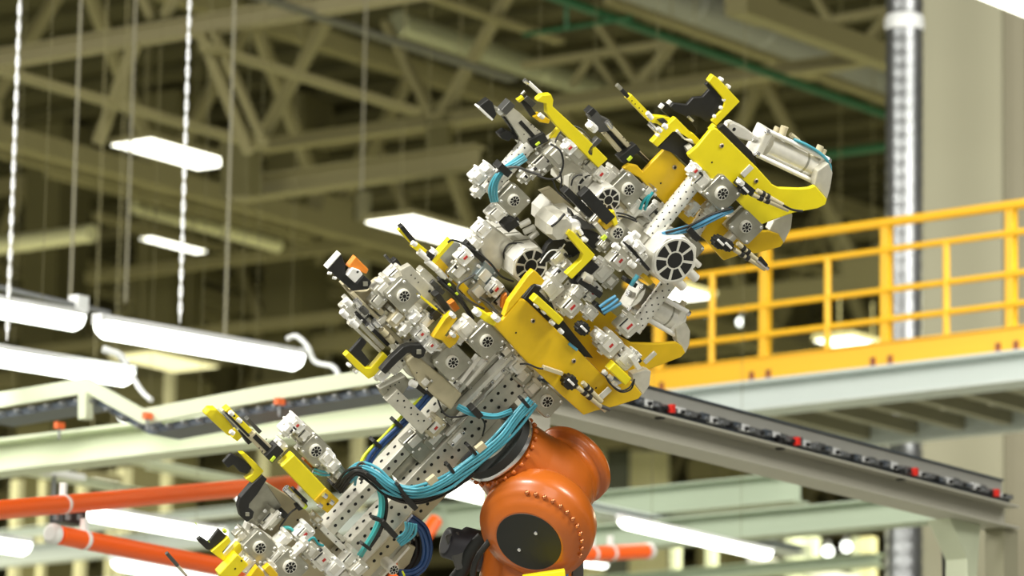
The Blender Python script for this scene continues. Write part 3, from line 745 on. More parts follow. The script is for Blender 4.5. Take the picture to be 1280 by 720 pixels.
# ---- toggle jaws (arms made of a yellow angle and a black finger)
def jaw(ypts, bpts, c, label=None, m=yel, bolts=(), t=.028):
    o = prism('jaw_angle', ypts, c, t, m, bev=.0025)
    if bpts: prism('jaw_finger', bpts, c - .01, t * .6, blkp, o, .003)
    for x, y in bolts: MB().lathe(gp(x, y, c - .012) - GC * .01, GC, [(0, 2.6 * PX), (.02, 2.6 * PX), (.022, 1.5 * PX)], whit, 10).build('bolt', o)
    return o
jaw([(886, 102), (892, 94), (898, 98), (925, 127), (896, 157), (889, 151), (904, 136), (906, 129), (903, 122)],
    [(885, 103), (905, 124), (907, 132), (891, 150), (884, 153), (876, 147), (866, 144), (857, 146), (843, 139), (838, 134), (842, 129), (859, 131), (867, 122), (879, 121), (887, 112), (882, 106)], .13, bolts=[(901, 99), (910, 108), (900, 134), (892, 145), (904, 124)])
prism('dark_finger', [(825, 136), (831, 130), (842, 133), (862, 150), (872, 163), (866, 170), (856, 160), (838, 147)], .09, .03, blkp)
for a, b in [((826, 136), (830, 131)), ((854, 138), (858, 142)), ((862, 147), (867, 152)), ((836, 131), (840, 127))]: bar('light_edge', a, b, 3, .105, .02, whit)
jaw([(837, 154), (845, 147), (866, 168), (861, 173), (847, 164), (841, 165), (822, 184), (815, 178)], [(822, 185), (843, 166), (850, 168), (862, 180), (856, 200), (838, 190)], .13, bolts=[(822, 169), (832, 157)])
prism('link_plate', [(845, 165), (858, 176), (868, 181), (866, 175), (856, 174), (848, 162)], .14, .02, alub)
o = rod('roller', (858, 188), (864, 184), 6.5, .13, alu, n=20)
# top yellow thin finger
o = bar('locator_arm', (787, 121), (813, 148), 8, .10, .03, yel, holes=[(790, 126, .9), (794, 130, .9), (799, 135, .9), (803, 139, .9)])
rod('locator_pin', (774, 109), (785, 121), 2.6, .09, blkp, o); rod('pin_tip', (771, 106), (776, 111), 2.8, .09, alug, o)
prism('arm_link', [(812, 147), (818, 145), (838, 147), (841, 151), (828, 159), (822, 155), (812, 153)], .11, .03, yel, o)
for a, b in [((810, 155), (823, 168)), ((812, 152), (822, 163))]: rod('link_rod', a, b, 1.6, .11, steel, o)
for x, y in ((811, 143), (813, 146), (824, 162), (831, 158)): rod('link_bolt', (x - 2, y - 2), (x + 2, y + 2), 3, .125, whit, o)
prism('arm_black', [(822, 150), (830, 148), (836, 153), (828, 155)], .12, .02, blkp, o)

# ---- pneumatic cylinders
def cylinder(p0, p1, r, c, fork=None, nm='pneumatic_cylinder'):
    d = V((p1[0] - p0[0], p1[1] - p0[1])); L = d.length; d /= L; n = V((-d.y, d.x))
    def q(k, o): return (p0[0] + d.x * k + n.x * o, p0[1] + d.y * k + n.y * o)
    o = rod(nm, q(6, 0), q(L - 6, 0), r * .82, c, alub, n=28)
    for k0, k1 in ((0, 8), (L - 9, L)): prism('end_block', [q(k0, -r), q(k1, -r), q(k1, r), q(k0, r)], c + r * PX * .8, r * PX * 1.6, alub, o, .005)
    for s in (-.86, .86): rod('tie_rod', q(2, s * r), q(L - 2, s * r), 3.2, c + r * PX * .7, whit, o)
    rod('seam_band', q(L * .62, 0), q(L * .65, 0), r * .84, c, alug, o, n=28)
    for k in (10, L - 12): 
        rod('port_fitting', q(k, -r - 7), q(k, -r + 2), 4, c + .01, almond, o); 
    for k, s in ((1, -.8), (1, .8), (L - 1, .8), (L - 1, -.8)): rod('tie_nut', q(k - 2, s * r), q(k + 2, s * r), 4, c + r * PX * .7, steel, o, n=6)
    rod('piston_rod', q(-12, 0), q(2, 0), 4.2, c, steel, o)
    if fork: 
        prism('fork_head', [q(-12, -5), q(-12, 5), q(-26, 8), q(-42, 8), q(-46, 4), q(-46, -4), q(-42, -8), q(-26, -8)], c + .02, .045, alub, o, .006, holes=[(*q(-38, 0), 2.5)])
    return o
cylinder((952, 178), (1030, 215), 19, .10, True)
hose('air_hose', [(992, 174, .14), (1006, 180, .15), (1020, 188, .15), (1031, 197, .15), (1037, 206, .14), (1038, 214, .13)], 2.1, cyanh)
rod('port_fitting', (981, 158), (976, 172), 5, .13, almond); rod('port_fitting', (988, 168), (998, 176), 3, .13, almond)
rod('port_fitting', (1026, 182), (1019, 196), 4.5, .12, almond)
cylinder((795, 372), (853, 405), 19, .03, False)
hose('cable', [(832, 430, .08), (842, 429, .08), (850, 424, .08)], .9, blkp)

# ---- octagon tubes pointing at the viewer
def octo(px, py, r, c, L, m=None, bands=True, open_end=True):
    o = fan('octagon_tube', px, py, r, c, L, m=m or alub)
    if not open_end: pass
    base = gp(px, py, c)
    if bands:
        for f in (.25, .5, .72): MB().lathe(base - GC * (L * f + .006), GC, [(0, r * PX * 1.235), (.004, r * PX * 1.25), (.010, r * PX * 1.235)], alug, 8, GA, smooth=False).build('groove_ring', o)
    return o
octo(843, 325, 27, .27, .34)
prism('tube_socket', [(775, 292), (795, 275), (812, 290), (818, 318), (812, 345), (795, 352), (778, 330)], .12, .08, alu, bev=.01)
for x, y, w_ in ((868, 346, 7), (852, 357, 7), (872, 330, 5)): rod('clamp_ear', (x - 10, y - 9), (x + 2, y + 2), w_ - 1, .2, alub)
octo(663, 332, 21, .12, .34)
o = fan('octagon_tube', 716, 285, 16, .13, .25); octo(760, 250, 15, .16, .34)
octo(735, 232, 15, .02, .22)
prism('tube_saddle', [(596, 300), (612, 279), (640, 300), (668, 300), (678, 312), (660, 320), (640, 312), (622, 345), (604, 330)], .03, .06, alu, bev=.008)
MB().lathe(gp(684, 273, .08), GC, [(0, 18 * PX), (.10, 18 * PX), (.13, 14 * PX)], alu, 8, GA, smooth=False).build('tube_stub', tool)
MB().lathe(gp(712, 281, .16), GC, [(0, 11 * PX), (.03, 11 * PX), (.036, 8 * PX)], whit, 20).build('round_cap', tool)
hose('clip_wire', [(644, 340, .07), (640, 335, .06), (630, 322, .04), (631, 312, .05), (637, 305, .05), (650, 304, .06), (658, 307, .08)], 1.1, blkp)
hose('clip_wire', [(700, 215, .16), (702, 225, .15), (701, 238, .15), (708, 248, .15), (713, 252, .15)], 1.1, blkp)
hose('clip_wire', [(714, 232, .18), (716, 224, .18), (722, 219, .18), (728, 219, .18)], 1.1, blkp)
hose('clip_wire', [(689, 283, .22), (697, 277, .22), (706, 267, .22)], 1.6, blkp)

# ---- perforated tubes along the tool
ptube('perforated_tube', (812, 296), (872, 222), 11, .16)
ptube('perforated_tube', (862, 300), (885, 262), 9, .12)
ptube('perforated_tube', (792, 412), (842, 345), 10, .14)
ptube('perforated_tube', (608, 240), (660, 180), 10.5, .0)
ptube('perforated_tube', (690, 330), (735, 285), 8, .0)
ptube('perforated_tube', (640, 440), (720, 352), 9, .0)

# ---- split clamp nodes with fan-shaped tube ends
for (x, y, s, c, r) in [(643, 251, 32, .05, 6.5), (786, 237, 34, .14, 7), (903, 242, 36, .22, 7.5), (933, 284, 34, .20, 6.8), (505, 370, 34, .10, 7), (566, 453, 38, .12, 7), (609, 427, 36, .14, 7.2),
                        (684, 502, 32, .08, 7.2), (325, 685, 34, .12, 7), (363, 709, 36, .14, 7.5), (395, 564, 32, .05, 7), (772, 291, 26, .20, 7), (864, 311, 26, .16, 5.5), (824, 150, 1, .0, .5)][:-1]:
    node(x, y, s, c, r)
# ---- power blocks, one by one
B_ = [ # px, py, w, h, c, t, red, m
 (727, 188, 34, 26, .10, .05, 0, alu), (713, 185, 16, 14, .13, .03, 5, whit), (752, 218, 18, 16, .12, .04, 5, alub), (700, 196, 26, 30, .06, .05, 0, alu),
 (742, 205, 24, 16, .10, .05, 0, alu), (765, 222, 26, 14, .08, .05, 0, alub), (680, 205, 26, 22, .04, .05, 0, alug), (735, 262, 22, 14, .12, .04, 0, alub), (748, 275, 20, 14, .14, .04, 0, alub),
 (600, 222, 18, 14, .06, .05, 0, whit), (612, 214, 14, 12, .04, .05, 0, whit), (600, 240, 14, 12, .05, .04, 0, alub), (622, 268, 20, 16, .06, .05, 0, alub), (640, 278, 18, 12, .03, .06, 0, alub),
 (658, 222, 14, 12, .06, .04, 0, alug), (668, 216, 18, 10, .05, .04, 0, alub), (605, 288, 20, 14, .05, .05, 0, whit), (596, 305, 16, 14, .05, .05, 0, alub),
 (582, 322, 20, 16, .09, .04, 6, whit), (575, 340, 26, 22, .06, .04, 0, alug), (621, 362, 20, 14, .09, .04, 6, whit), (600, 365, 24, 22, .05, .04, 0, alug), (628, 378, 22, 20, .06, .04, 0, alug), (608, 345, 26, 22, .04, .03, 0, mat('blue_grey_plate', (.30, .36, .38), .4, .4)),
 (700, 322, 22, 12, .14, .04, 0, alub), (708, 333, 16, 10, .15, .04, 0, alub), (700, 345, 24, 16, .15, .05, 0, whit), (690, 362, 28, 22, .17, .05, 0, alub), (716, 384, 26, 20, .20, .05, 8, alu), (724, 366, 22, 14, .19, .04, 0, alub),
 (742, 366, 24, 14, .20, .04, 5, alub), (755, 340, 26, 18, .20, .05, 0, alub), (776, 326, 24, 20, .24, .05, 6, alu), (792, 306, 20, 14, .26, .04, 4, whit), (800, 320, 16, 18, .26, .04, 0, alub), (765, 352, 18, 14, .19, .04, 0, alug),
 (787, 408, 26, 22, .20, .05, 9, alu), (764, 432, 28, 24, .22, .05, 6, alu), (752, 422, 14, 12, .23, .05, 0, alub), (784, 450, 24, 20, .22, .05, 0, alub), (796, 446, 12, 10, .23, .05, 0, whit), (740, 392, 16, 14, .20, .04, 0, alub),
 (880, 228, 26, 18, .20, .05, 0, alub), (870, 214, 16, 12, .21, .04, 5, whit), (868, 262, 18, 10, .16, .04, 0, alub), (893, 258, 26, 12, .17, .04, 0, alu), (905, 262, 14, 12, .19, .04, 0, alug), (838, 262, 20, 12, .10, .05, 0, alub),
 (822, 268, 26, 14, .08, .05, 0, whit), (918, 296, 24, 8, .18, .04, 0, alub), (812, 240, 20, 14, .10, .04, 0, alu), (795, 262, 24, 14, .12, .05, 0, alub), (775, 265, 22, 16, .12, .04, 0, almond), (757, 306, 18, 14, .16, .04, 0, alug),
 (497, 345, 22, 18, .02, .05, 0, alub), (482, 362, 26, 20, .06, .05, 0, alu), (474, 376, 20, 16, .06, .04, 0, alu), (517, 388, 22, 16, .09, .05, 0, alu), (530, 362, 40, 34, .04, .04, 0, alu), (498, 398, 26, 14, .08, .04, 0, almond),
 (520, 398, 16, 10, .12, .05, 0, whit), (534, 402, 20, 12, .09, .04, 0, alub), (508, 412, 18, 10, .10, .04, 0, alub), (480, 400, 22, 12, .05, .04, 0, alug), (528, 418, 20, 12, .11, .05, 4, whit), (540, 432, 18, 14, .12, .05, 4, whit),
 (438, 386, 16, 14, .05, .05, 0, alub), (446, 402, 14, 12, .06, .05, 0, whit), (456, 394, 16, 12, .04, .04, 0, dgrey), (585, 412, 26, 18, .12, .05, 0, alub), (578, 422, 20, 10, .10, .05, 0, whit), (590, 470, 30, 22, .04, .04, 0, alug), (634, 440, 18, 14, .10, .05, 0, alug),
 (648, 458, 18, 16, .09, .05, 0, whit), (655, 470, 24, 20, .06, .05, 0, alug), (668, 486, 22, 18, .07, .05, 0, alu), (545, 535, 26, 16, .07, .05, 5, almond), (545, 548, 30, 16, .04, .05, 0, alug), (520, 552, 30, 18, .03, .05, 0, alug),
 (479, 468, 18, 14, .08, .05, 0, whit), (497, 456, 26, 16, .06, .05, 0, alub), (505, 440, 18, 12, .05, .05, 0, whit), (526, 462, 18, 16, .07, .04, 0, almond), (533, 478, 16, 14, .09, .04, 0, almond),
 (372, 532, 16, 18, .04, .06, 4, whit), (362, 538, 18, 12, .05, .06, 0, whit), (383, 545, 22, 16, .03, .05, 0, alu), (410, 573, 20, 14, .06, .05, 0, whit), (418, 583, 18, 12, .07, .05, 0, alub), (405, 583, 26, 14, .02, .04, 0, alug),
 (352, 560, 16, 12, .03, .05, 0, alub), (425, 596, 16, 14, .04, .05, 0, alug), (340, 650, 24, 18, .04, .05, 0, alug), (356, 676, 22, 12, .10, .05, 0, alub), (382, 668, 24, 16, .10, .05, 5, whit), (390, 690, 20, 14, .12, .05, 0, alu),
 (405, 700, 26, 20, .10, .05, 5, alub), (420, 712, 24, 16, .12, .05, 0, whit), (440, 700, 26, 16, .09, .05, 0, alub), (450, 712, 22, 14, .12, .05, 0, alu), (310, 705, 24, 12, .12, .05, 0, whit), (338, 712, 18, 12, .15, .05, 0, alub), (305, 672, 16, 20, .06, .04, 0, alug),
 (398, 650, 10, 10, .05, .05, 0, almond), (345, 697, 34, 8, .13, .04, 0, alub), (375, 688, 30, 6, .15, .04, 0, alub), (432, 720, 20, 16, .05, .05, 0, alug)]
for i, (x, y, w_, h_, c, t, red, m) in enumerate(B_):
    block(x, y, w_, h_, c, t, m, red, rot=(-3, 0, 2)[i % 3], slot=(i % 2 == 0 and w_ > 18))

# ---- upper left clamp with slotted plate and square pad
o = prism('slotted_plate', [(632, 144), (642, 135), (650, 141), (658, 149), (683, 171), (672, 186), (655, 182), (650, 172)], .02, .03, alu, holes=[(664, 156, .9), (668, 159, .9), (672, 163, .9), (655, 168, .9), (661, 173, .9)])
bar('slot', (650, 152), (672, 176), 5, .0215, .002, bore, o, 0)
bar('top_cap', (630, 141), (641, 129), 9, .03, .04, dgrey, o); bar('side_cheek', (633, 146), (650, 170), 7, -.0, .03, blkp, o)
bar('clamp_band', (664, 181), (683, 171), 12, .035, .04, blkp, o); bar('lime_mark', (670, 182), (675, 178), 3, .04, .006, limed, o)
p_ = prism('pressure_pad', [(599, 133), (611, 124), (616, 128), (621, 143), (617, 150)], .02, .035, blkp, o); bar('pad_face', (599, 134), (616, 150), 2.5, .025, .04, whit, p_, 0)
rod('pad_stem', (616, 134), (630, 143), 3, .0, alug, o); rod('stem_nut', (622, 136), (627, 141), 4.5, .0, whit, o, n=6)
prism('rubber_foot', [(624, 169), (632, 163), (638, 165), (642, 170), (636, 177), (628, 174)], .01, .04, blkp); bar('foot_stem', (634, 168), (648, 172), 7, -.01, .03, blkp)
prism('side_gusset', [(641, 166), (662, 178), (668, 190), (655, 188), (648, 178)], -.02, .03, alub)
# long yellow arm at the top
o = prism('yellow_arm', [(672, 124), (678, 119), (689, 118), (692, 125), (691, 133), (718, 158), (745, 184), (760, 199), (748, 210), (732, 194), (708, 170), (694, 156), (684, 142), (683, 130), (672, 127)], .13, .03, yel, bev=.003)
for dx in (0, 4.5): rod('guide_pin', (657 + dx, 101 + dx * .4), (679 + dx * .6, 121 + dx * .1), 1.8, .05, whit, o)
rod('pin_head', (655, 100), (660, 104), 2.6, .05, steel, o)
hose('cable', [(694, 178, .08), (700, 166, .1), (712, 158, .11), (724, 160, .11), (733, 168, .11), (742, 178, .1)], 1.2, dgrey)
o = prism('small_jaw', [(666, 146), (675, 142), (688, 150), (686, 155), (675, 153)], .03, .03, yel_shade); rod('jaw_bolt', (674, 143), (679, 147), 3, .045, whit, o)
bar('black_blade', (651, 121), (668, 145), 7, .02, .02, blkp); bar('black_blade', (657, 122), (668, 132), 7, .03, .015, dgrey); bar('yellow_tip', (648, 127), (655, 122), 4, .03, .02, yel); rod('link_pin', (652, 118), (656, 114), 2, .02, alug)
prism('yellow_foot', [(688, 172), (700, 157), (706, 160), (700, 168), (690, 176)], .02, .02, yel)
prism('support_plate', [(676, 180), (697, 165), (730, 190), (745, 205), (738, 222), (716, 216), (700, 222), (688, 205), (672, 190)], .0, .03, alu)
prism('support_plate', [(676, 240), (690, 235), (720, 262), (716, 268), (700, 262)], .0, .03, almond)
hose('cable', [(688, 180, .09), (700, 188, .12), (704, 202, .12), (702, 214, .12), (697, 222, .12), (686, 224, .11), (672, 220, .1)], 1.3, blkp)
hose('cable', [(691, 225, .1), (696, 238, .1), (705, 247, .1), (715, 252, .12)], 1.0, blkp)
# hoses round the upper left tube
bundle('air_hose', [(618, 252, .06), (616, 238, .08), (620, 224, .09), (630, 212, .09), (644, 204, .08), (656, 196, .06)], [(-3.6, 0), (-1.2, .006), (1.2, .006), (3.6, 0)], 1.6, cyanh)
hose('hose', [(614, 250, .05), (613, 236, .07), (617, 222, .08), (628, 211, .1), (646, 209, .09), (660, 214, .08), (676, 219, .08)], 1.8, dgrey)
bar('strap', (625, 207), (638, 219), 9, .12, .05, blkp)
bar('black_ring', (633, 287), (647, 277), 10, .06, .06, blkp)
for a in [((650, 282), (662, 276)), ((655, 290), (668, 284)), ((662, 298), (672, 290))]: rod('fitting', *a, 4, .04, alub)
hose('air_hose', [(800, 262, .14), (804, 252, .14), (812, 244, .15)], 2, tealh); hose('air_hose', [(806, 262, .14), (810, 250, .15), (816, 240, .15)], 2, tealh)
hose('cable', [(770, 266, .18), (782, 268, .19), (795, 274, .18)], 1.2, blkp); hose('cable', [(772, 270, .18), (784, 272, .19), (796, 277, .18)], 1.2, blkp)
# twin slotted rails with black head, top middle
o = bar('slotted_rail', (757, 167), (779, 193), 5, .07, .03, almond); bar('slotted_rail', (765, 160), (791, 188), 6, .08, .03, almond, holes=[(779, 172, .9), (783, 176, .9), (787, 180, .9)])
bar('rail_core', (760, 162), (786, 192), 5, .065, .02, blkp); bar('clamp_band', (777, 201), (798, 184), 10, .1, .04, blkp); bar('lime_mark', (785, 201), (790, 196), 4, .105, .006, limed)
rod('slim_rod', (797, 190), (812, 204), 2, .06, blkp); bar('rail_tail', (796, 187), (811, 202), 4, .05, .02, alub)
prism('black_head', [(737, 146), (746, 138), (752, 146), (762, 150), (767, 156), (762, 164), (750, 166), (745, 160)], .09, .04, dgrey); block(742, 160, 10, 12, .11, .03, whit, tabs=False, screws=0)
bar('head_cap', (737, 144), (744, 137), 7, .11, .04, blkp); prism('grey_hook', [(734, 190), (737, 184), (748, 172), (753, 176), (742, 186), (741, 196), (736, 194)], .13, .03, dgrey)
rod('fitting', (758, 152), (764, 160), 3, .12, steel)
# black double bars by the round tubes
bar('black_bar', (708, 238), (740, 270), 9, .2, .04, blkp); bar('black_bar', (731, 241), (764, 276), 15, .22, .04, blkp)
prism('yellow_lug', [(752, 282), (762, 266), (768, 265), (772, 278), (768, 284), (758, 288)], .2, .04, yel_shade)
prism('yellow_lug', [(762, 266), (768, 263), (773, 280), (768, 283)], .215, .02, yel)
prism('black_wedge', [(714, 262), (728, 285), (748, 292), (752, 305), (742, 312), (728, 300), (716, 282)], .14, .04, blkp)
prism('grey_lever', [(722, 270), (740, 282), (748, 278), (745, 286), (730, 287), (716, 274)], .19, .02, dgrey)
prism('black_frame', [(686, 305), (700, 292), (712, 290), (728, 314), (716, 322), (700, 318), (680, 330), (676, 322)], .13, .03, blkp); hose('light_edge', [(675, 329, .16), (687, 314, .16), (700, 312, .16), (706, 305, .16)], .9, whit)
for a, b in [((722, 285), (727, 293)), ((729, 297), (733, 301))]: rod('fitting', a, b, 3, .2, whit)
bar('pointer', (745, 280), (758, 297), 6, .22, .02, alu); bar('lime_mark', (753, 300), (758, 295), 5, .225, .01, limed)
jaw([(708, 293), (712, 287), (718, 291), (744, 319), (740, 324), (715, 349), (708, 343), (727, 325), (729, 318)], [(712, 350), (740, 325), (750, 334), (733, 350), (722, 356), (714, 355)], .22, bolts=[(729, 299), (742, 322)])
bar('black_bar', (724, 350), (752, 370), 8, .24, .03, blkp); rod('lever', (729, 345), (738, 350), 6, .23, alu)
bar('slim_bar', (782, 303), (812, 338), 4, .27, .02, blkp); block(800, 310, 12, 14, .29, .03, whit, tabs=False, screws=1)
for x, y in ((795, 293), (785, 300), (790, 330), (770, 308)): rod('fitting', (x - 3, y - 2), (x + 3, y + 3), 4, .27, whit)
# yellow bracket over the big plate
o = prism('yellow_bracket', [(660, 345), (667, 338), (672, 341), (681, 351), (677, 357), (668, 355), (664, 357), (650, 373), (630, 396), (636, 378)], .2, .03, yel_shade, bev=.003)
prism('black_slot', [(653, 372), (664, 358), (672, 357), (682, 368), (672, 378), (660, 378)], .16, .03, blkp)
bar('yellow_bar', (669, 373), (702, 403), 10, .24, .04, yel, bev=.004)
for x, y in ((671, 381), (680, 389), (690, 403), (701, 414)): rod('bolt', (x - 2, y - 2), (x + 2, y + 2), 3, .23, whit)
bar('yellow_bar', (765, 458), (786, 478), 12, .25, .04, yel, bev=.004)
for x, y in ((756, 466), (763, 472), (768, 480), (772, 486)): rod('bolt', (x - 2, y - 2), (x + 2, y + 1), 3, .23, whit)
hose('cable', [(757, 470, .24), (763, 480, .25), (775, 488, .26), (786, 485, .26), (792, 476, .26)], 1.1, blkp); hose('cable', [(759, 473, .24), (766, 483, .25), (777, 490, .26), (789, 486, .26), (793, 474, .26)], 1.1, blkp)
def star(px, py, r, c):
    P = []
    for i in range(22):
        a = 2 * math.pi * i / 22; rr = r * (1 if i % 2 else .8); P.append((px + math.cos(a) * rr, py + math.sin(a) * rr))
    o = prism('knurled_adjuster', P, c, .035, blkp); bar('adjuster_lever', (px - 3, py - 4), (px + 4, py + 3), 3, c + .008, .01, whit, o); return o
star(730, 412, 9, .235); star(714, 479, 10, .235); star(901, 304, 9, .235); star(911, 308, 8, .24); star(932, 238, 7, .245); bar('adjuster_block', (925, 228), (942, 242), 10, .25, .04, blkp); block(927, 229, 7, 8, .26, .02, whit, tabs=False, screws=0)
bar('guide_sleeve', (680, 460), (704, 468), 5, .225, .02, almond); hose('cable', [(650, 455, .2), (660, 455, .22), (672, 460, .22), (682, 461, .22)], 1.2, blkp)
for (a, b) in [((722, 484), (757, 513)), ((728, 478), (752, 502)), ((918, 312), (956, 336)), ((922, 304), (952, 330)), ((940, 243), (985, 262)), ((946, 238), (978, 256))]:
    d = (b[0] - a[0], b[1] - a[1])
    o = rod('guide_sleeve', a, b, 3, .235, almond)
    for f in (.18, .36): rod('black_sleeve', (a[0] + d[0] * f, a[1] + d[1] * f), (a[0] + d[0] * (f + .1), a[1] + d[1] * (f + .1)), 4, .235, blkp, o)
rod('probe_tip', (946, 325), (960, 336), 2.4, .24, steel); rod('probe_tip', (950, 322), (958, 332), 2.4, .245, blkp); rod('probe_tip', (752, 508), (762, 512), 2.6, .24, dgrey)
bar('silver_tab', (750, 498), (763, 486), 7, .222, .006, alub); bar('silver_tab', (806, 454), (820, 441), 5, .24, .01, alu); bar('silver_tab', (790, 446), (800, 462), 6, .25, .02, alub)
hose('cable', [(978, 256, .24), (990, 262, .24), (1003, 264, .24)], 1.6, blkp)
# hoses in the middle
bundle('air_hose', [(828, 294, .22), (845, 290, .24), (870, 282, .24), (900, 268, .23), (915, 262, .2)], [(-2.6, 0), (0, .006), (2.6, 0)], 1.7, mat('steel_blue_hose', (.08, .28, .45), .35))
hose('cable', [(832, 291, .24), (860, 283, .25), (890, 268, .25), (916, 260, .22)], 1.6, blkp); bar('strap', (861, 286), (874, 300), 8, .26, .04, blkp)
bundle('air_hose', [(752, 388, .25), (762, 382, .25), (772, 374, .24)], [(-5, 0), (0, .004), (5, 0)], 2.2, mat('steel_blue_hose', (.08, .28, .45), .35))
hose('air_hose', [(789, 356, .24), (793, 350, .25), (797, 344, .25)], 3, cyanh); bar('strap', (783, 350), (796, 358), 6, .24, .04, blkp); bar('yellow_bit', (806, 346), (815, 355), 6, .2, .03, yel_shade)
bar('black_bit', (745, 380), (758, 393), 6, .24, .03, blkp); bar('blue_tag', (712, 430), (722, 438), 3.5, .21, .01, mat('blue_tag', (.1, .35, .5), .5))
MB().lathe(gp(795, 368, .06), gp(815, 380, .06) - gp(795, 368, .06), [(0, 17 * PX), (.09, 17 * PX)], alug, 24).build('cylinder_body', tool)

# ---- middle left plate with yellow frame and long finger
prism('sensor_plate', [(543, 328), (563, 302), (572, 303), (600, 322), (640, 370), (654, 388), (646, 400), (628, 402), (612, 396), (580, 366)], .02, .02, mat('pale_plate', (.52, .54, .50), .35, .4, var=.2, vscale=14))
bar('yellow_frame', (541, 329), (566, 301), 5, .045, .04, yel); bar('yellow_frame', (543, 322), (612, 394), 9, .04, .03, yel_shade)
prism('yellow_foot', [(594, 392), (602, 388), (612, 394), (622, 402), (618, 408), (606, 402)], .21, .04, yel); block(598, 392, 8, 8, .24, .03, whit, tabs=False, screws=0); block(622, 399, 8, 8, .24, .03, whit, tabs=False, screws=0)
o = bar('long_finger', (499, 287), (533, 322), 4, .03, .02, yel); bar('finger_pad', (502, 283), (518, 303), 6, .035, .03, blkp, o); bar('finger_joint', (518, 306), (536, 320), 9, .04, .03, yel, o)
rod('joint_bolt', (515, 303), (520, 306), 3, .05, whit, o)
for a, b in [((523, 314), (535, 324)), ((533, 326), (545, 336)), ((547, 338), (556, 347))]: rod('link_sleeve', a, b, 4, .045, whit, o)
bar('black_bit', (534, 318), (542, 323), 8, .055, .03, blkp); block(544, 318, 10, 8, .04, .03, whit, tabs=False, screws=0)
hose('cable', [(560, 303, .05), (566, 300, .06), (580, 305, .06), (600, 318, .06), (614, 330, .07), (626, 345, .08), (642, 352, .09)], 1.4, blkp)
bar('black_strip', (583, 304), (606, 326), 8, .05, .03, blkp); bar('orange_part', (604, 330), (622, 342), 10, .03, .04, orgp); prism('orange_part', [(628, 372), (634, 366), (636, 380), (632, 390), (627, 385)], .1, .02, orgp)
bar('orange_part', (565, 378), (572, 388), 8, -.03, .03, orgp)
hose('cable', [(594, 343, .08), (580, 351, .09), (573, 357, .09), (573, 365, .09), (590, 378, .08), (605, 386, .07)], 1.5, dgrey); hose('cable', [(548, 350, .05), (566, 366, .06), (580, 382, .06), (590, 400, .05)], 2.4, blkp); hose('cable', [(553, 348, .05), (575, 372, .06), (592, 398, .05)], 1.6, blkp)
hose('air_hose', [(600, 372, .1), (612, 380, .1), (622, 392, .12)], 1.5, dgrey)
for x, y in ((562, 356), (571, 367)): rod('lime_led', (x - 1, y - 1), (x + 1, y + 1), 1.6, .075, limed)
for x, y in ((556, 352), (550, 362), (545, 356), (563, 362)): bar('connector', (x - 5, y - 4), (x + 5, y + 5), 6, .05, .03, dgrey)
bar('silver_bar', (500, 336), (556, 396), 8, .0, .03, alu)
# ---- far left hook clamp
prism('black_hook', [(409, 336), (426, 317), (432, 331), (432, 340), (438, 348), (447, 355), (456, 345), (465, 353), (460, 362), (441, 364), (427, 352)], .04, .03, blkp); bar('hook_edge', (409, 336), (426, 317), 2, .045, .035, whit)
for x, y in ((412, 341), (418, 347)): rod('bolt', (x - 2, y), (x + 2, y + 1), 2, .04, whit)
prism('white_block', [(434, 345), (441, 335), (450, 338), (454, 343), (444, 354)], .06, .03, whit, holes=[(447, 340, 1.6)]); prism('orange_block', [(435, 334), (445, 321), (461, 337), (458, 343), (448, 338)], .05, .03, orgp)
bar('square_plug', (454, 355), (460, 355), 6, .045, .005, alug)
prism('mounting_plate', [(428, 356), (431, 354), (438, 364), (458, 364), (474, 350), (500, 352), (520, 376), (500, 400), (480, 410), (460, 395)], .0, .04, almond, holes=[(437, 365, 1.5), (465, 368, 1), (455, 378, 1), (477, 374, 1.2), (486, 383, 1)])
prism('hook_bracket', [(484, 341), (494, 334), (490, 328), (496, 323), (504, 334), (502, 344), (495, 350)], .0, .03, blkp); rod('locator_pin', (481, 319), (489, 328), 2, -.01, dgrey)
bar('white_edge', (484, 342), (490, 348), 2, .005, .03, whit)
prism('cover_plate', [(500, 338), (513, 331), (546, 366), (540, 378), (528, 392), (512, 378), (505, 352)], .05, .03, alu, holes=[(514, 344, 1), (519, 348, 1), (523, 353, 1), (511, 357, 1), (537, 364, 2)])
prism('white_wedge', [(470, 352), (492, 350), (505, 352), (494, 366), (484, 362)], .06, .03, whit)
for k, (a, b, w_, m) in enumerate([((432, 372), (496, 438), 6, alub), ((440, 366), (504, 430), 5, almond), ((428, 382), (480, 436), 5, alu), ((446, 392), (486, 432), 5, blkp), ((452, 384), (500, 432), 3, blkp), ((466, 380), (520, 432), 7, almond), ((486, 384), (548, 440), 6, alub), ((438, 404), (476, 440), 4, alu), ((470, 396), (512, 440), 8, alug)]):
    bar('toggle_link', a, b, w_, .04 + .008 * (k % 4), .03, m)
for x, y, m in ((455, 388, dgrey), (470, 404, steel), (480, 415, almond), (488, 424, almond), (430, 392, whit), (443, 405, whit), (462, 408, steel), (435, 378, whit), (447, 378, steel)): rod('link_pin', (x - 3, y - 3), (x + 3, y + 3), 4.2, .075, m)
bar('black_pad', (546, 368), (560, 388), 8, .09, .04, blkp); bar('yellow_rim', (520, 366), (558, 397), 3, .1, .03, yel); bar('black_block', (541, 398), (552, 388), 10, .1, .03, blkp)
jaw([(557, 398), (565, 391), (572, 398), (556, 420), (562, 424), (569, 416), (575, 421), (570, 430), (562, 436), (553, 426), (541, 422)], None, .14, m=yel_shade)
block(567, 395, 6, 7, .155, .02, whit, tabs=False, screws=0); block(567, 419, 6, 7, .155, .02, whit, tabs=False, screws=0)
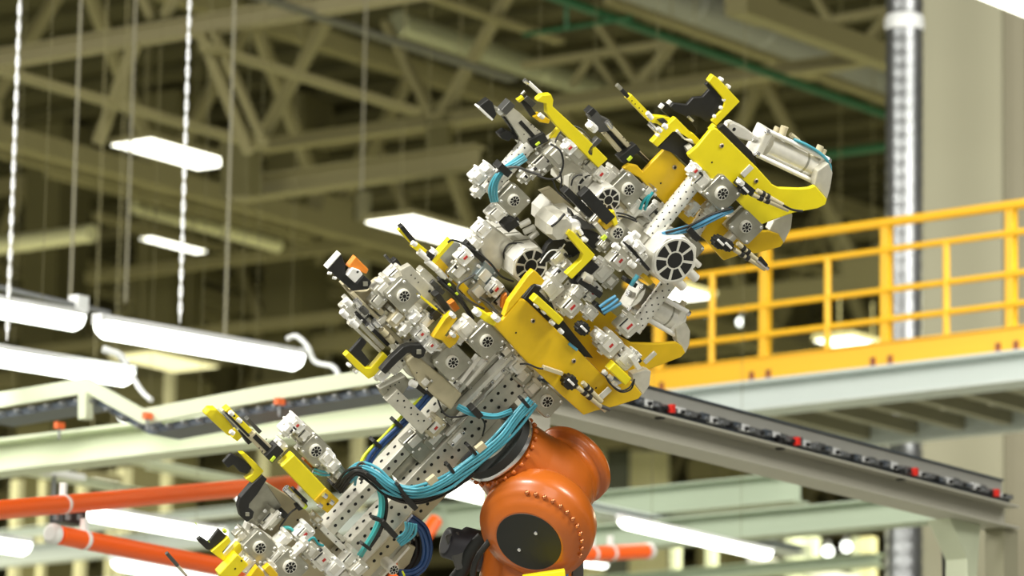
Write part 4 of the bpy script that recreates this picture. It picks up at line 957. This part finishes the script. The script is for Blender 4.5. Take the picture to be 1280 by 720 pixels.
# ---- yellow fork with curved black arm
jaw([(431, 445), (436, 440), (457, 460), (464, 460), (480, 441), (487, 448), (468, 470), (461, 474), (446, 461)], [(437, 440), (453, 422), (459, 428), (452, 438), (463, 452), (457, 459)], .08, bolts=[(436, 456), (444, 464)])
prism('curved_arm', [(476, 463), (490, 447), (504, 434), (512, 431), (527, 431), (533, 438), (530, 446), (524, 449), (518, 447), (514, 441), (509, 442), (498, 452), (482, 468)], .13, .03, blkp); bar('square_plug', (521, 440), (527, 440), 6, .135, .006, alug)
prism('swivel_plate', [(492, 444), (500, 432), (515, 424), (530, 424), (540, 440), (548, 455), (530, 478), (512, 470), (500, 455)], .06, .04, alu, holes=[(513, 425, 1.6), (499, 434, 1.4), (503, 451, 1.6)])
prism('almond_body', [(508, 452), (520, 443), (540, 460), (556, 472), (578, 493), (564, 513), (545, 498), (522, 476)], .09, .06, almond, bev=.006, holes=[(521, 466, 1), (534, 485, 1.4)])
prism('wedge_plate', [(474, 486), (506, 469), (514, 478), (500, 498), (488, 504), (480, 496)], .05, .04, alug, holes=[(488, 483, 1), (491, 486, 1), (485, 487, 1), (499, 478, 1), (494, 481, 1), (488, 490, 1)])
bar('wedge_edge', (474, 486), (506, 470), 2.5, .055, .03, alub)
bar('perforated_arm', (490, 494), (534, 536), 20, .09, .04, alu, holes=[(497, 501, 1.4), (505, 501, 1.4), (506, 509, 1.1), (514, 510, 1.4), (522, 518, 1.4), (514, 518, 1.1), (530, 526, 1.4), (523, 526, 1.1), (498, 492, 1.1)])
bar('black_plug', (521, 480), (534, 490), 10, .08, .04, blkp); rod('plug_collar', (513, 478), (520, 481), 4.5, .08, whit)
prism('angle_cover', [(545, 445), (585, 447), (584, 470), (566, 478), (548, 470)], .08, .04, alug); bar('angle_edge', (536, 437), (574, 440), 3, .11, .04, whit); bar('step_rail', (576, 478), (600, 446), 5, .12, .03, alub); bar('step_rail', (583, 482), (608, 452), 4, .12, .03, alub)

# ---- cable runs of the main beam
bundle('blue_hose', [(540, 490, .06), (520, 512, .06), (500, 533, .06), (480, 553, .06), (465, 570, .06), (458, 584, .07), (456, 592, .08)], [(-2.2, 0), (2.2, .004)], 2.6, blueh)
hose('lime_cable', [(528, 496, .05), (505, 518, .05), (480, 545, .05), (462, 562, .05), (453, 574, .06), (450, 586, .07)], 2.2, yelh); hose('cable', [(545, 492, .07), (552, 512, .1), (560, 520, .11), (574, 521, .11), (594, 516, .11)], 1.2, blkp)
for x, y in ((536, 492), (498, 531), (472, 556)): bar('cable_tie', (x - 5, y - 5), (x + 5, y + 4), 5, .085, .04, blkp)
cur = [(664, 500, .16), (645, 522, .17), (628, 545, .18), (605, 566, .18), (580, 584, .18), (555, 602, .18), (530, 613, .18), (508, 614, .18), (488, 606, .17), (470, 592, .15), (452, 585, .12), (440, 590, .09), (434, 600, .05)]
bundle('air_hose', cur, [(-9, 0), (-6, .006), (-3, .01), (0, .012), (3, .01), (6, .004)], 1.9, cyanh)
bundle('signal_cable', [(590, 590, .14), (560, 610, .15), (530, 624, .16), (505, 625, .16), (484, 615, .16), (466, 600, .15), (448, 590, .13), (436, 596, .1), (424, 612, .05)], [(-4, 0), (-1.5, .008), (1, .01), (3.5, .008), (6, 0)], 1.7, blkp)
bundle('signal_cable', [(648, 520, .12), (630, 548, .13), (610, 570, .13), (590, 590, .14)], [(7, -.01), (9, -.01), (11, -.02)], 1.8, blkp)
bundle('air_hose', [(474, 612, .15), (477, 625, .15), (476, 645, .16), (468, 665, .16), (456, 684, .14), (450, 694, .1)], [(-2.2, 0), (0, .006), (2.2, 0)], 1.8, tealh and mat('turquoise_hose', (.06, .42, .42), .3))
hose('signal_cable', [(480, 614, .15), (483, 630, .15), (481, 648, .15), (473, 668, .14), (462, 684, .12)], 2.6, blkp)
bundle('signal_cable', [(445, 588, .12), (452, 580, .13), (458, 590, .14), (450, 600, .13)], [(-2, 0), (1, 0)], 1.4, dgrey)
for a, b in [((652, 498), (662, 510)), ((586, 557), (596, 569)), ((560, 580), (568, 592)), ((458, 592), (470, 600)), ((498, 606), (508, 622)), ((466, 648), (478, 652)), ((453, 680), (464, 688))]: bar('cable_tie', a, b, 4, .215, .03, blkp)
bar('strap', (504, 618), (521, 637), 7, .2, .05, blkp); bar('strap', (478, 652), (496, 672), 7, .19, .05, blkp)
for x, y in ((541, 601), (602, 560)): bar('tie_pad', (x - 5, y + 4), (x + 5, y - 4), 8, .225, .02, almond)
bundle('air_hose', [(572, 508, .1), (585, 515, .13), (600, 518, .15), (620, 520, .17), (640, 514, .17)], [(-2.5, 0), (0, .004), (2.5, 0)], 1.5, cyanh); bar('strap', (592, 511), (602, 522), 8, .19, .05, blkp); hose('cable', [(600, 520, .15), (606, 530, .15), (603, 545, .14)], 1.2, blkp)
bundle('air_hose', [(514, 654, .1), (512, 664, .1), (506, 672, .09), (498, 678, .08)], [(-6, 0), (-3, 0), (0, 0), (3, 0), (6, 0)], 1.8, cyanh)
bundle('blue_hose', [(512, 648, -.02), (528, 662, -.02), (535, 685, -.02), (530, 706, -.02), (516, 716, -.02), (500, 718, -.02)], [(-4, 0), (0, .01), (4, 0)], 2.6, blueh)
bundle('black_hose', [(508, 652, -.08), (520, 670, -.08), (522, 690, -.08), (514, 708, -.08), (500, 722, -.08)], [(-4, 0), (2, 0), (8, 0)], 4, blkp)
o = fan('tube_end', 492, 712, 6, .05, .12); hose('lime_cable', [(503, 714, .04), (506, 722, .04), (505, 730, .04)], 1.3, yelh)
prism('triangular_gusset', [(498, 698), (512, 680), (520, 684), (512, 705), (500, 716)], -.05, .02, almond)

# ---- lower left clamp group
prism('carrier_plate', [(318, 612), (334, 604), (372, 628), (402, 656), (432, 690), (440, 722), (330, 730), (300, 700), (310, 660)], -.03, .03, almond, holes=[(372, 650, 1.6), (384, 655, 1.6), (395, 660, 1.6), (384, 668, 1.6), (398, 676, 1.6), (335, 640, 1), (345, 648, 1), (325, 652, 1), (331, 659, 1)])
prism('carrier_plate', [(306, 620), (330, 600), (352, 632), (345, 645), (328, 655), (312, 665)], .0, .03, alug)
o = prism('yellow_slab', [(256, 518), (262, 511), (270, 511), (282, 522), (292, 534), (288, 546), (283, 543)], .0, .04, yel, bev=.006)
prism('yellow_slab', [(281, 514), (287, 509), (316, 538), (311, 543)], .04, .04, yel, bev=.004, holes=[(293, 520, 1.4), (302, 528, 1.4)])
prism('yellow_foot', [(290, 547), (297, 538), (303, 546), (297, 552)], .02, .04, yel)
for x, y in ((289, 516), (299, 525), (290, 540)): rod('bolt', (x - 2, y - 1), (x + 2, y + 2), 3, .055, whit)
bar('guide_bar', (278, 513), (316, 551), 4, .03, .03, alu); bar('guide_bar', (283, 516), (314, 548), 3, .04, .03, blkp)
o = prism('slotted_rail', [(309, 546), (320, 540), (345, 563), (335, 573)], .04, .04, almond, holes=[(324, 560, 1), (328, 564, 1), (331, 567, 1), (333, 549, 1), (338, 554, 1), (341, 557, 1)])
bar('slot', (318, 545), (340, 567), 6, .042, .004, bore, o, 0); bar('clamp_band', (336, 575), (351, 560), 12, .06, .05, blkp, o); bar('lime_mark', (339, 577), (344, 571), 3.5, .065, .01, limed, o)
bar('black_bar', (305, 540), (314, 554), 8, .02, .04, blkp); bar('dark_bar', (310, 524), (326, 541), 5, .02, .03, dgrey); bar('tail_bar', (349, 566), (392, 600), 5, .0, .02, alug)
bar('yellow_slab', (360, 576), (400, 618), 22, .08, .05, yel, bev=.004); bar('yellow_slab', (400, 618), (417, 634), 22, .085, .05, yel_shade, bev=.004, holes=[(405, 620, 2), (410, 630, 2)])
for x, y in ((406, 619), (414, 627)): rod('bolt', (x - 2, y - 1), (x + 2, y + 2), 3.2, .095, steel)
rod('bolt', (398, 630), (402, 633), 3, .09, steel)
jaw([(300, 567), (306, 566), (318, 577), (330, 589), (317, 605), (307, 599), (316, 593), (318, 588)], [(279, 578), (289, 567), (302, 573), (315, 584), (309, 593), (300, 590), (292, 581), (285, 585)], .04)
prism('curved_arm', [(315, 606), (328, 594), (334, 599), (322, 618), (312, 630), (311, 636), (318, 640), (316, 648), (309, 653), (301, 646), (298, 634), (301, 622)], .05, .03, blkp); bar('square_plug', (307, 643), (312, 643), 5, .055, .005, alug)
bar('silver_lever', (298, 690), (312, 655), 6, .02, .03, alub); bar('silver_lever', (282, 695), (302, 672), 4, .07, .02, alub)
rod('shock_absorber', (357, 610), (372, 624), 5, .04, steel); bar('sensor_body', (368, 612), (384, 628), 4, .05, .03, blkp); bar('sensor_body', (372, 636), (384, 630), 7, .05, .03, blkp); rod('lime_led', (377, 630), (382, 634), 3.2, .05, limed); rod('shock_rod', (366, 618), (379, 632), 3, .055, alu)
bar('small_clip', (352, 640), (358, 646), 8, .03, .03, blkp); hose('cable', [(376, 632, .04), (364, 640, .05), (356, 650, .05), (350, 660, .05), (350, 674, .05)], 1.2, blkp)
hose('air_hose', [(352, 660, .05), (362, 660, .06), (370, 668, .06), (376, 678, .05)], 2.2, mat('turquoise_hose', (.06, .42, .42), .3)); hose('air_hose', [(386, 676, .14), (392, 672, .15), (398, 680, .15), (404, 682, .14)], 1.6, tealh)
for a, b in [((316, 657), (352, 682)), ((330, 662), (350, 640)), ((306, 663), (306, 690))]: bar('frame_strip', a, b, 3, .06, .02, alub)
jaw([(264, 690), (286, 671), (289, 677), (278, 690), (281, 697), (298, 679), (306, 684), (297, 695), (284, 705)], [(246, 675), (251, 671), (261, 678), (274, 661), (283, 670), (276, 679), (262, 688), (258, 687)], .10)
prism('yellow_slab', [(274, 718), (297, 693), (311, 706), (296, 722), (284, 735)], .14, .05, yel, bev=.004, holes=[(302, 701, 1.3), (294, 711, 1.3)])
jaw([(310, 724), (322, 708), (330, 716), (334, 728)], None, .17, m=yel_shade); jaw([(330, 712), (337, 706), (348, 718), (344, 728)], None, .17, m=yel_shade)
rod('lime_led', (279, 662), (282, 665), 2.5, .08, limed)
rod('probe', (208, 691), (222, 707), 2.4, .2, dgrey); rod('probe', (221, 706), (240, 728), 2.0, .2, alu, c1=.14); rod('probe', (238, 726), (262, 742), 3, .14, alu, c1=.1); rod('antenna', (244, 653), (262, 678), .5, .1, limed)
bundle('air_hose', [(392, 588, .04), (402, 592, .05), (412, 592, .05)], [(-2, 0), (2, 0)], 1.6, cyanh); bar('orange_part', (382, 574), (392, 584), 6, .0, .03, orgp); bar('black_body', (420, 612), (436, 596), 16, .02, .05, blkp)
rod('connector_tube', (366, 532), (418, 590), 11, -.02, alug, n=20)
prism('node_arm', [(404, 560), (420, 572), (434, 590), (424, 606), (396, 580)], .0, .04, alug)
random.seed(3)
for k in range(90):      # small fittings and screw heads seated on the power blocks
    b = B_[random.randrange(len(B_))]; x = b[0] + random.uniform(-.5, .5) * b[2]; y = b[1] + random.uniform(-.5, .5) * b[3]; c = b[4] + .006
    m = random.choice([whit, steel, alub, alug, blkp]); r = random.uniform(1.2, 2.4); a = random.choice([(3, 3), (-3, 3), (3, -2.5)])
    rod('screw', (x, y), (x + a[0], y + a[1]), r, c, m, n=8)
tool_flange = None

# ================= THE ROBOT =================
rob = mat('robot_orange', (.48, .112, .010), .36, coat=.3, var=.1, vscale=3)
robd = mat('robot_orange_dark', (.55, .10, .01), .4)
covr = mat('cover_black', (.010, .012, .011), .6)
N5 = camdir(-.31, -.53, .79).normalized()
pf = at(661, 677, 17.36)                     # centre of the black cover
base_xy = V((1.2, 19.2, 0))
robot = empty('robot_arm', base_xy, 'orange industrial robot arm with a black round wrist cover, holding the tool', 'robot')
s_ = 17.3 / FPX
# axis-five housing
dr = [(0, 44), (.004, 50), (.02, 58), (.06, 66), (.10, 70), (.13, 70)]
MB().lathe(pf, -N5, [(.0, 45 * s_), (.008, 51 * s_), (.02, 58 * s_), (.04, 63 * s_), (.046, 69 * s_), (.07, 70 * s_), (.073, 73 * s_), (.12, 74 * s_), (.17, 72 * s_), (.22, 62 * s_), (.26, 45 * s_)], rob, 64).build('wrist_housing', robot)
h_ = MB().lathe(pf + N5 * .002, -N5, [(0, 42.5 * s_), (.006, 43.5 * s_)], covr, 48).build('wrist_cover', robot)
x5, y5 = MB().frame(N5)
for a in (.6, 3.9): 
    p = pf + N5 * .003 + (x5 * math.cos(a) + y5 * math.sin(a)) * 19 * s_; MB().lathe(p, N5, [(0, .008), (.004, .007)], steel, 10).build('cover_screw', h_)
for i in range(36):
    a = 2 * math.pi * i / 36; p = pf - N5 * .044 + (x5 * math.cos(a) + y5 * math.sin(a)) * 66 * s_
    if proj(p)[0] < 655 or proj(p)[1] > 700: continue
    MB().lathe(p, N5, [(0, .0085), (.011, .0085), (.013, .005)], mat('copper_bolt', (.6, .2, .08), .25, .7), 8).build('ring_bolt', robot)
# drum at the far end of the same axis
pb = at(690, 615, 17.61)
MB().lathe(at(706, 590, 17.71), (camdir(.46, .42, -.5)), [(-.22, 48 * s_), (-.06, 48 * s_), (-.055, 53 * s_), (-.02, 54 * s_), (-.016, 50 * s_), (.03, 50 * s_), (.034, 55 * s_), (.07, 55 * s_), (.085, 51 * s_), (.09, 40 * s_)], rob, 56).build('rear_drum', robot)
# wrist body towards the tool flange
fc = at(628, 563, 17.50); fd = camdir(-.60, .55, .42).normalized()
wq = at(690, 622, 17.66)
L = (wq - fc).length; dd = (wq - fc).normalized()
MB().lathe(fc, dd, [(0, 50 * s_), (.03, 52 * s_), (.10, 55 * s_), (.11, 55.6 * s_), (L * .6, 62 * s_), (L * .85, 66 * s_), (L, 64 * s_), (L + .06, 52 * s_), (L + .1, 30 * s_)], rob, 56).build('wrist_body', robot)
MB().lathe(fc - dd * .035, dd, [(0, 51 * s_), (.012, 52 * s_), (.02, 52 * s_)], steel, 56).build('flange_ring', robot)
MB().lathe(fc - dd * .065, dd, [(0, 50 * s_), (.033, 52 * s_)], covr, 56).build('flange_disc', robot)
xf, yf = MB().frame(dd)
for i in range(24):
    a = 2 * math.pi * i / 24; p = fc + dd * .012 + (xf * math.cos(a) + yf * math.sin(a)) * 52 * s_
    MB().lathe(p, -dd, [(0, .009), (.012, .009), (.014, .006)], rob, 8).build('flange_bolt', robot)
for k, (px, py) in enumerate([(648, 662), (696, 638)]): pass
# forearm down to the elbow, upper arm and base (below the picture)
fe = at(660, 672, 17.64); el = at(640, 1010, 18.0)
dn = (el - fe).normalized(); L = (el - fe).length
MB().lathe(fe, dn, [(-.06, 36 * s_), (-.02, 50 * s_), (.04, 56 * s_), (.2, 60 * s_), (L - .15, 62 * s_), (L, 70 * s_)], rob, 40).build('forearm', robot)
hz_ = camdir(1, 0, 0)
MB().lathe(el - hz_ * .32, hz_, [(0, .2), (.03, .27), (.6, .27), (.64, .2)], rob, 40).build('elbow_joint', robot)
sh = V((1.0, 19.0, 1.35))
MB().beam(el + Fw * .25, sh + Fw * .1, hz_, .30, .34, rob).build('upper_arm', robot, .05)
MB().lathe(sh - hz_ * .4, hz_, [(0, .25), (.04, .36), (.76, .36), (.8, .25)], rob, 40).build('shoulder_joint', robot)
MB().lathe(V((sh.x, sh.y + .1, 0)), Z, [(0, .62), (.08, .62), (.1, .45), (.7, .42), (.9, .5), (1.15, .5), (1.3, .3)], rob, 40).build('base', robot)
# black motor and hoses beside the forearm
mt = MB().lathe(at(604, 690, 17.71), camdir(-.85, .25, .4), [(0, 26 * s_), (.09, 26 * s_), (.10, 21 * s_), (.16, 20 * s_), (.165, 15 * s_)], mat('motor_black', (.03, .03, .04), .5), 28).build('wrist_motor', robot)
MB().box(at(572, 688, 17.66), camdir(.9, .3, 0) * .03, camdir(-.3, .9, 0) * .075, camdir(0, 0, 1) * .05, dgrey).build('motor_plug', mt, .008)
MB().tube([at(560, 735, 17.66), at(578, 712, 17.64), at(588, 690, 17.62), at(604, 672, 17.61)], 9 * s_, covr, 12).build('corrugated_hose', robot)
MB().tube([at(592, 735, 17.51), at(592, 712, 17.48), at(598, 695, 17.46), at(612, 676, 17.46)], 4 * s_, blkp, 10).build('corrugated_hose', robot)
MB().box(at(722, 706, 17.71), camdir(1, 0, 0) * .022, camdir(0, 1, 0) * .05, camdir(0, 0, 1) * .04, dgrey).build('side_connector', robot, .004)
MB().tube([at(707, 725, 17.56), at(711, 706, 17.54), at(716, 694, 17.56)], 2.4 * s_, mat('mid_blue', (.04, .2, .5), .4), 8).build('blue_cable', robot)
MB().box(at(680, 722, 17.31), camdir(1, .15, 0) * .08, camdir(-.1, 1, 0) * .02, camdir(0, 0, 1) * .06, yel).build('yellow_strip', robot, .004)
# adapter between the flange and the tool's main beams
MB().lathe(fc - dd * .10, dd, [(0, 26 * s_), (.05, 34 * s_)], alu, 40).build('tool_adapter', tool)
bar('adapter_foot', (575, 585), (650, 510), 22, -.05, .05, alug); bar('yellow_wedge', (576, 590), (592, 573), 5, .03, .02, yel_shade)
